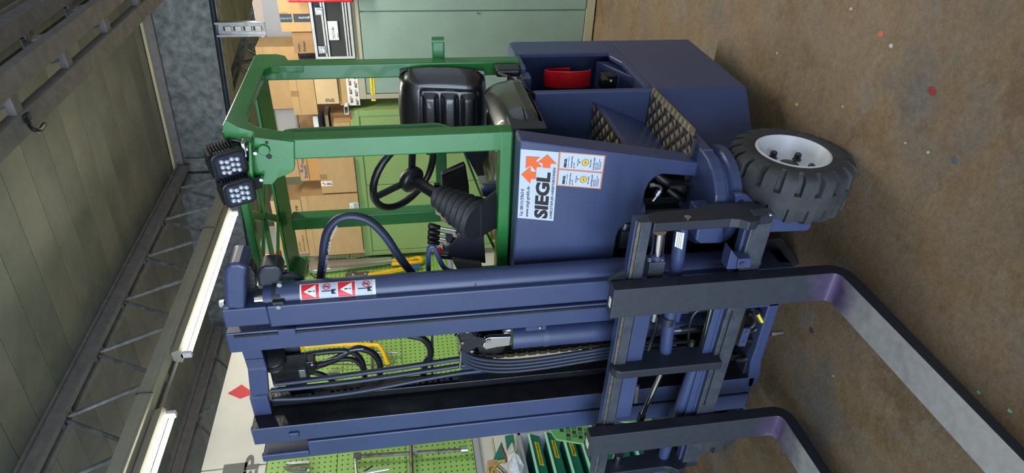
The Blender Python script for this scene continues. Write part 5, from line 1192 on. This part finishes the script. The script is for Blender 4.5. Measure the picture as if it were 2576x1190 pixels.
# roller chain from the sheave down to the carriage
cps = smooth_path([AY(*q, 1.90) for q in ((1196, 893), (1240, 895), (1300, 890), (1400, 880), (1500, 869), (1560, 862))], 12)
def resample(p, d):
    out = [p[0]]; acc = 0
    for a, b in zip(p[:-1], p[1:]):
        L_ = (b - a).length
        while acc + L_ >= d:
            t = (d - acc) / L_; a = a.lerp(b, t); out.append(a.copy()); L_ = (b - a).length; acc = 0
        acc += L_
    return out
lk = resample(cps, .0225); CH = G().tube([p + V((-.004, .025, 0)) for p in cps], .004, 6, 1).build('lift_chain', GREASE, FK, label='greasy leaf chain'); 
CHM = mat('greasy_chain_steel', (62, 56, 50), .35, metal=.6, var=.3, scale=60)
for i, (a, b) in enumerate(zip(lk[:-1], lk[1:])):
    d = (b - a); m_ = (a + b) / 2; g = G()
    for yy in ((-.008, .010, .028, .042) if i % 2 == 0 else (-.003, .018, .036)):
        u = d.normalized(); w_ = u.cross(V((0, 1, 0))).normalized(); L_ = d.length
        pts = []
        for k in range(8):
            an = math.pi * k / 7 - math.pi / 2; pts.append(m_ + u * (L_ / 2 + .0085 * math.cos(an)) + w_ * (.0085 * math.sin(an)))
        for k in range(8):
            an = math.pi * k / 7 + math.pi / 2; pts.append(m_ - u * (L_ / 2) + u * (.0085 * math.cos(an)) + w_ * (.0085 * math.sin(an)))
        g.prism([p + V((0, yy, 0)) for p in pts], (0, .004, 0))
    g.cyl(a + V((0, -.010, 0)), a + V((0, .048, 0)), .0042, n=8)
    g.build('chain_link', CHM, CH)
# far chain strand up the left
cps = [AY(*q, 1.97) for q in ((690, 1004), (850, 984), (1000, 968), (1160, 950))]; CH2 = G().tube([p + V((0, .02, 0)) for p in cps], .004, 6, 2).build('lift_chain', GREASE, FK)
lk = resample(smooth_path(cps, 10), .026)
for a, b in zip(lk[:-1], lk[1:]):
    m_ = (a + b) / 2; u = (b - a).normalized(); w_ = u.cross(V((0, 1, 0))).normalized(); L_ = (b - a).length
    g = G(); pts = []
    for k in range(7):
        an = math.pi * k / 6 - math.pi / 2; pts.append(m_ + u * (L_ / 2 + .009 * math.cos(an)) + w_ * (.009 * math.sin(an)))
    for k in range(7):
        an = math.pi * k / 6 + math.pi / 2; pts.append(m_ - u * (L_ / 2) + u * (.009 * math.cos(an)) + w_ * (.009 * math.sin(an)))
    g.prism(pts, (0, .02, 0)).build('chain_link', GREASE, CH2)
# hose bundle on the mast
for k in range(4):
    o = k * 8.5
    G().tube([AY(*q, 1.885 + .002 * k) for q in ((1158, 860 + o * .9), (1166, 884 + o * .95), (1190, 898 + o), (1230, 906 + o * 1.05), (1290, 908 + o * 1.0), (1370, 900 + o * .97), (1460, 886 + o * .95), (1560, 870 + o * .95), (1700, 850 + o))], .0085, 10, 5).build('bundle_hose', HB, FK)
g0_ = None
for q in (((690, 967), (820, 951), (1000, 926), (1150, 903), (1240, 890)), ((682, 982), (840, 966), (1000, 944), (1150, 921), (1240, 906)), ((690, 1004), (780, 1000), (900, 985), (1060, 955), (1160, 938), (1250, 928))):
    G().tube([AY(*p, 1.94) for p in q], .0105, 10, 4).build('mast_hose', HB, FK)
for q, r in ((((700, 905), (760, 893), (830, 884), (880, 884), (905, 900), (915, 925), (918, 965), (915, 990)), .012), (((720, 925), (790, 918), (840, 905), (890, 878), (920, 880), (945, 895), (957, 925), (950, 965)), .014),
             (((720, 935), (800, 922), (850, 905), (890, 905), (912, 925), (920, 960)), .011), (((770, 935), (810, 942), (840, 962), (862, 982)), .011), (((1025, 843), (1060, 850), (1080, 870), (1082, 895), (1070, 915), (1062, 950)), .015), (((690, 945), (760, 938), (790, 935)), .010)):
    G().tube([AY(*p, 2.05) for p in q], r, 10, 4).build('upper_hose', RUBBER, FK)
G().obox(AY(783, 915, 2.02), XR, ZU, YR, .07, .035, .05).build('hose_clamp_block', BLACK, FK, bevel=.004); p = AY(785, 917, 1.99); G().ball(p, .008, 6).build('clamp_screw', ZINC, FK)
G().obox(AY(762, 930, 2.02), XR, ZU, YR, .045, .03, .05).build('hose_clamp_block', ZINC, FK, bevel=.004)
G().tube([AY(1087, 822, 2.08), AY(1087, 966, 2.08)], .006, 8, 1).build('thin_pipe', PAINT, FK)
for q in (((1225, 828), (1300, 822), (1345, 814)), ((1400, 822), (1470, 812), (1530, 800)), ((1400, 812), (1450, 808), (1530, 796)), ((1460, 818), (1500, 808), (1520, 800))):
    G().tube([AY(*p, 1.98) for p in q], .011, 8, 3).build('rear_hose', RUBBER, FK)
for k in range(3): cyly('hose_fitting', (1262 + 14 * k, 831 - k), (1274 + 14 * k, 830 - k), 1.96, .010, ZINC, 8)
# cables clipped along the left outer rail
G().tube([(-2.372, 1.93, 2.0), (-2.375, 1.93, 1.3), (-2.372, 1.93, .9), (-2.37, 1.95, .5)], .014, 10, 3).build('side_cable', HB, FK)
for z in (1.75, 1.62, 1.22, 1.08, 1.0): G().obox((-2.375, 1.93, z), XR, ZU, YR, .038, .008, .036).build('cable_tie', INK, FK)
G().tube([(-2.39, 2.02, 1.12), (-2.42, 2.04, 1.0), (-2.46, 2.05, .93), (-2.40, 2.06, .88)], .018, 10).build('side_hose', RUBBER, FK)
for k in range(7): G().obox((-2.40, 2.02, .98 - k * .035), XR, ZU, YR, .06, .012, .08).build('hose_corrugation', RUBBER, FK, bevel=.003)
# ---------------- fork carriage
YCF = 1.70; XRt, XLt = -1.155, -2.52
CR = thing_part = G().box(XLt, XRt, YCF, YCF + .05, .835, .872).build('carriage', WORN, FK, bevel=.003, label='fork carriage')
G().box(XLt, XRt, YCF + .012, YCF + .05, .872, .890).build('top_bar_lip', PAINT, CR, bevel=.002)
G().box(XLt, XRt, YCF + .002, YCF + .020, .872, .884).build('scraped_edge', RAWEDGE, CR, bevel=.003)
G().box(-2.14, -1.50, YCF + .012, YCF + .05, .765, .828).build('upper_inner_plate', PAINT, CR, bevel=.003)
G().box(XLt, XRt, YCF, YCF + .045, .392, .470).build('lower_bar', WORN, CR, bevel=.004)
G().box(XLt, -1.20, YCF + .018, YCF + .05, .470, .482).build('lower_bar_lip', PAINT, CR, bevel=.002); G().box(-2.1, -1.58, YCF - .001, YCF + .002, .446, .452).build('lower_bar_groove', GREASE, CR)
G().box(-2.30, -1.42, YCF + .016, YCF + .032, .484, .512).build('lower_inner_plate', PAINT, CR, bevel=.003)
G().box(-1.62, -1.56, YCF - .004, YCF + .002, .452, .470).build('hook_notch', WORN, CR, bevel=.003)
def endplate(x, tag_, pts):
    return G().prism([(x, y_, z_) for y_, z_ in pts], (.036, 0, 0)).build(tag_, PAINTD, CR, bevel=.004)
epts = ((YCF - .008, .832), (YCF + .055, .834), (YCF + .066, .80), (YCF + .072, .63), (YCF + .095, .62), (YCF + .095, .44), (YCF + .05, .40), (YCF - .0, .395), (YCF - .004, .45), (YCF - .03, .475), (YCF - .035, .505), (YCF - .015, .53), (YCF - .008, .56))
EP = endplate(-1.192, 'end_plate', epts)
endplate(-2.52, 'end_plate', epts)
G().prism([(-1.85, y_, z_) for y_, z_ in ((YCF - .04, .45), (YCF + .06, .45), (YCF + .06, .885), (YCF - .01, .895), (YCF - .03, .885), (YCF - .04, .865))], (.040, 0, 0)).build('centre_plate', PAINTD, CR, bevel=.005)
p = AX(1730, 547, -1.155); G().lathe((-1.156, p.y, p.z), (1, 0, 0), [(.012, 0), (.012, .004), (.007, .005)], 18).build('plate_bolt', CHROME, EP)
p = AX(1938, 540, -1.155); G().cyl((-1.156, p.y, p.z), (-1.150, p.y, p.z), .008, n=12).build('plate_bolt', ZINC, EP)
def cy(name, a, b, r, m, yy=YCF + .05, n=24): return G().cyl(AY(*a, yy), AY(*b, yy), r, n=n).build(name, m, CR)
cy('upper_rod', (1659, 583), (1652, 642), .0235, CHROME); cy('rod_ring', (1653, 638), (1651, 650), .026, PAINT)
p = AY(1645, 670, YCF + .045); G().obox(p, XR, ZU, YR, .07, .060, .05).build('rod_block', WORN, CR, bevel=.003)
for q in ((1634, 652), (1666, 650)): G().cyl(AY(q[0], q[1] + 4, YCF + .03), AY(*q, YCF + .03), .008, n=10).build('block_bolt', ZINC, CR)
U = cy('positioner_cylinder', (1715, 568), (1668, 925), .0245, PAINT); cy('cylinder_gland', (1682, 795), (1678, 812), .0275, PAINTD); cy('positioner_rod', (1668, 925), (1608, 1062), .0118, CHROME); cy('rod_gland', (1616, 1042), (1610, 1060), .016, PAINTD)
cy('positioner_rod', (1792, 768), (1758, 905), .0118, CHROME); cy('rod_cup', (1758, 890), (1750, 915), .022, PAINT); cy('positioner_cylinder', (1752, 905), (1655, 1185), .0245, PAINT)
cy('upper_rod', (1556, 1140), (1540, 1215), .0225, CHROME)
cy('pipe', (1760, 905), (1700, 1075), .010, WORN)
# white maker's label on the positioner cylinder
la = [AY(*q, YCF + .022) for q in ((1702, 583), (1722, 586), (1716, 628), (1697, 620))]
G().prism(la, (0, .001, 0)).build('cylinder_label', PAPER, U)
for k in range(3): G().bar(la[0].lerp(la[1], .25 + k * .22) + V((0, -.0008, 0)), la[3].lerp(la[2], .25 + k * .22) + V((0, -.0008, 0)), .0012, .0005, (0, 1, 0)).build('label_line', INK, U)
p = AY(1868, 650, YCF - .01); G().prism([P2(*q, YCF - .03) for q in ((1858, 652), (1890, 650), (1888, 674), (1854, 676))], (0, .05, 0)).build('lower_stop', PAINT, CR, bevel=.002)
G().prism([P2(*q, YCF - .02) for q in ((1840, 628), (1858, 651), (1854, 676), (1828, 678))], (0, .05, 0)).build('lower_stop_web', PAINT, CR, bevel=.002)
q = AY(1866, 664, YCF - .031); G().cyl((q.x, YCF - .028, q.z), (q.x, YCF - .036, q.z), .009, n=14).build('stop_bolt', WORN, CR)
# hoses and fittings between the bars
for qs, r, m in ((((1712, 830), (1740, 826), (1770, 828), (1800, 832)), .013, RUBBER), (((1762, 775), (1745, 790), (1735, 815), (1732, 860), (1738, 905)), .007, RUBBER), (((1655, 795), (1645, 840), (1628, 890), (1630, 915), (1650, 925)), .008, RUBBER),
                 (((1690, 832), (1712, 830)), .009, ZINC), (((1664, 875), (1676, 872), (1680, 850), (1690, 838)), .007, RUBBER), (((1640, 880), (1700, 876), (1740, 870)), .009, RUBBER), (((1640, 864), (1700, 860), (1745, 858)), .009, RUBBER), (((1680, 915), (1720, 905), (1745, 898)), .009, RUBBER)):
    G().tube([AY(*p, 1.83) for p in qs], r, 8, 4).build('carriage_hose', m, CR)
for a, b, r in (((1648, 785), (1644, 806), .012), ((1676, 865), (1672, 885), .010), ((1672, 888), (1668, 912), .010), ((1742, 858), (1740, 872), .011), ((1728, 893), (1724, 912), .010), ((1604, 970), (1600, 1012), .008)):
    G().cyl(AY(*a, 1.80), AY(*b, 1.80), r, n=8).build('hose_fitting', ZINC, CR)
G().prism([P2(*q, 1.84) for q in ((1697, 785), (1716, 785), (1708, 812), (1693, 808))], (0, .006, 0)).build('hose_tab', PAINT, CR, bevel=.002)
# ---------------- forks
def fork(x0, x1, label):
    yf, t = 1.64, .052; zt_ = .955; th = .052; zb = .058; ytip = .42; r = .045
    pr_ = [(yf + t, zt_), (yf, zt_)]
    for k in range(6):   # inner bend
        a = math.radians(90 * k / 5); pr_.append((yf - .03 + .03 * math.cos(a), zb + th + .03 - .03 * math.sin(a)))
    pr_ += [(ytip + .3, zb + .035), (ytip, zb + .012), (ytip, zb)]
    for k in range(7):
        a = math.radians(90 * k / 6); pr_.append((yf + t - .075 + .075 * math.sin(a), zb + .075 - .075 * math.cos(a)))
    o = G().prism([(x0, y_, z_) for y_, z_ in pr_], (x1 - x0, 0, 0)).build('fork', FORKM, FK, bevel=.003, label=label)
    G().prism([(x0 + .02, yf + t - .004, z_) for z_ in (.885,)] + [(x0 + .02, yf + t + .03, .885), (x0 + .02, yf + t + .03, .905), (x0 + .02, yf + t, .935)], (x1 - x0 - .04, 0, 0)).build('fork_hook', PAINTD, o, bevel=.002)
    return o
f1 = fork(-1.513, -1.385, 'right fork, steel, with purple heat tint at the bend'); f2 = fork(-2.278, -2.150, 'left fork, steel, with purple heat tint at the bend')
G().prism([V((-1.385 - .02, 1.693, .957)), V((-1.385, 1.70, .955)), V((-1.36, 1.71, .895)), V((-1.385, 1.71, .885))], (0, .015, 0)).build('hook_wedge', PAINTD, f1, bevel=.001)
G().box(-1.475, -1.435, 1.655, 1.672, .955, .9565).build('green_white_tag', PAPER, f1)
G().box(-2.235, -2.20, 1.65, 1.68, .955, .9565).build('white_tag', PAPER, f2)
print('objects', len(bpy.data.objects))
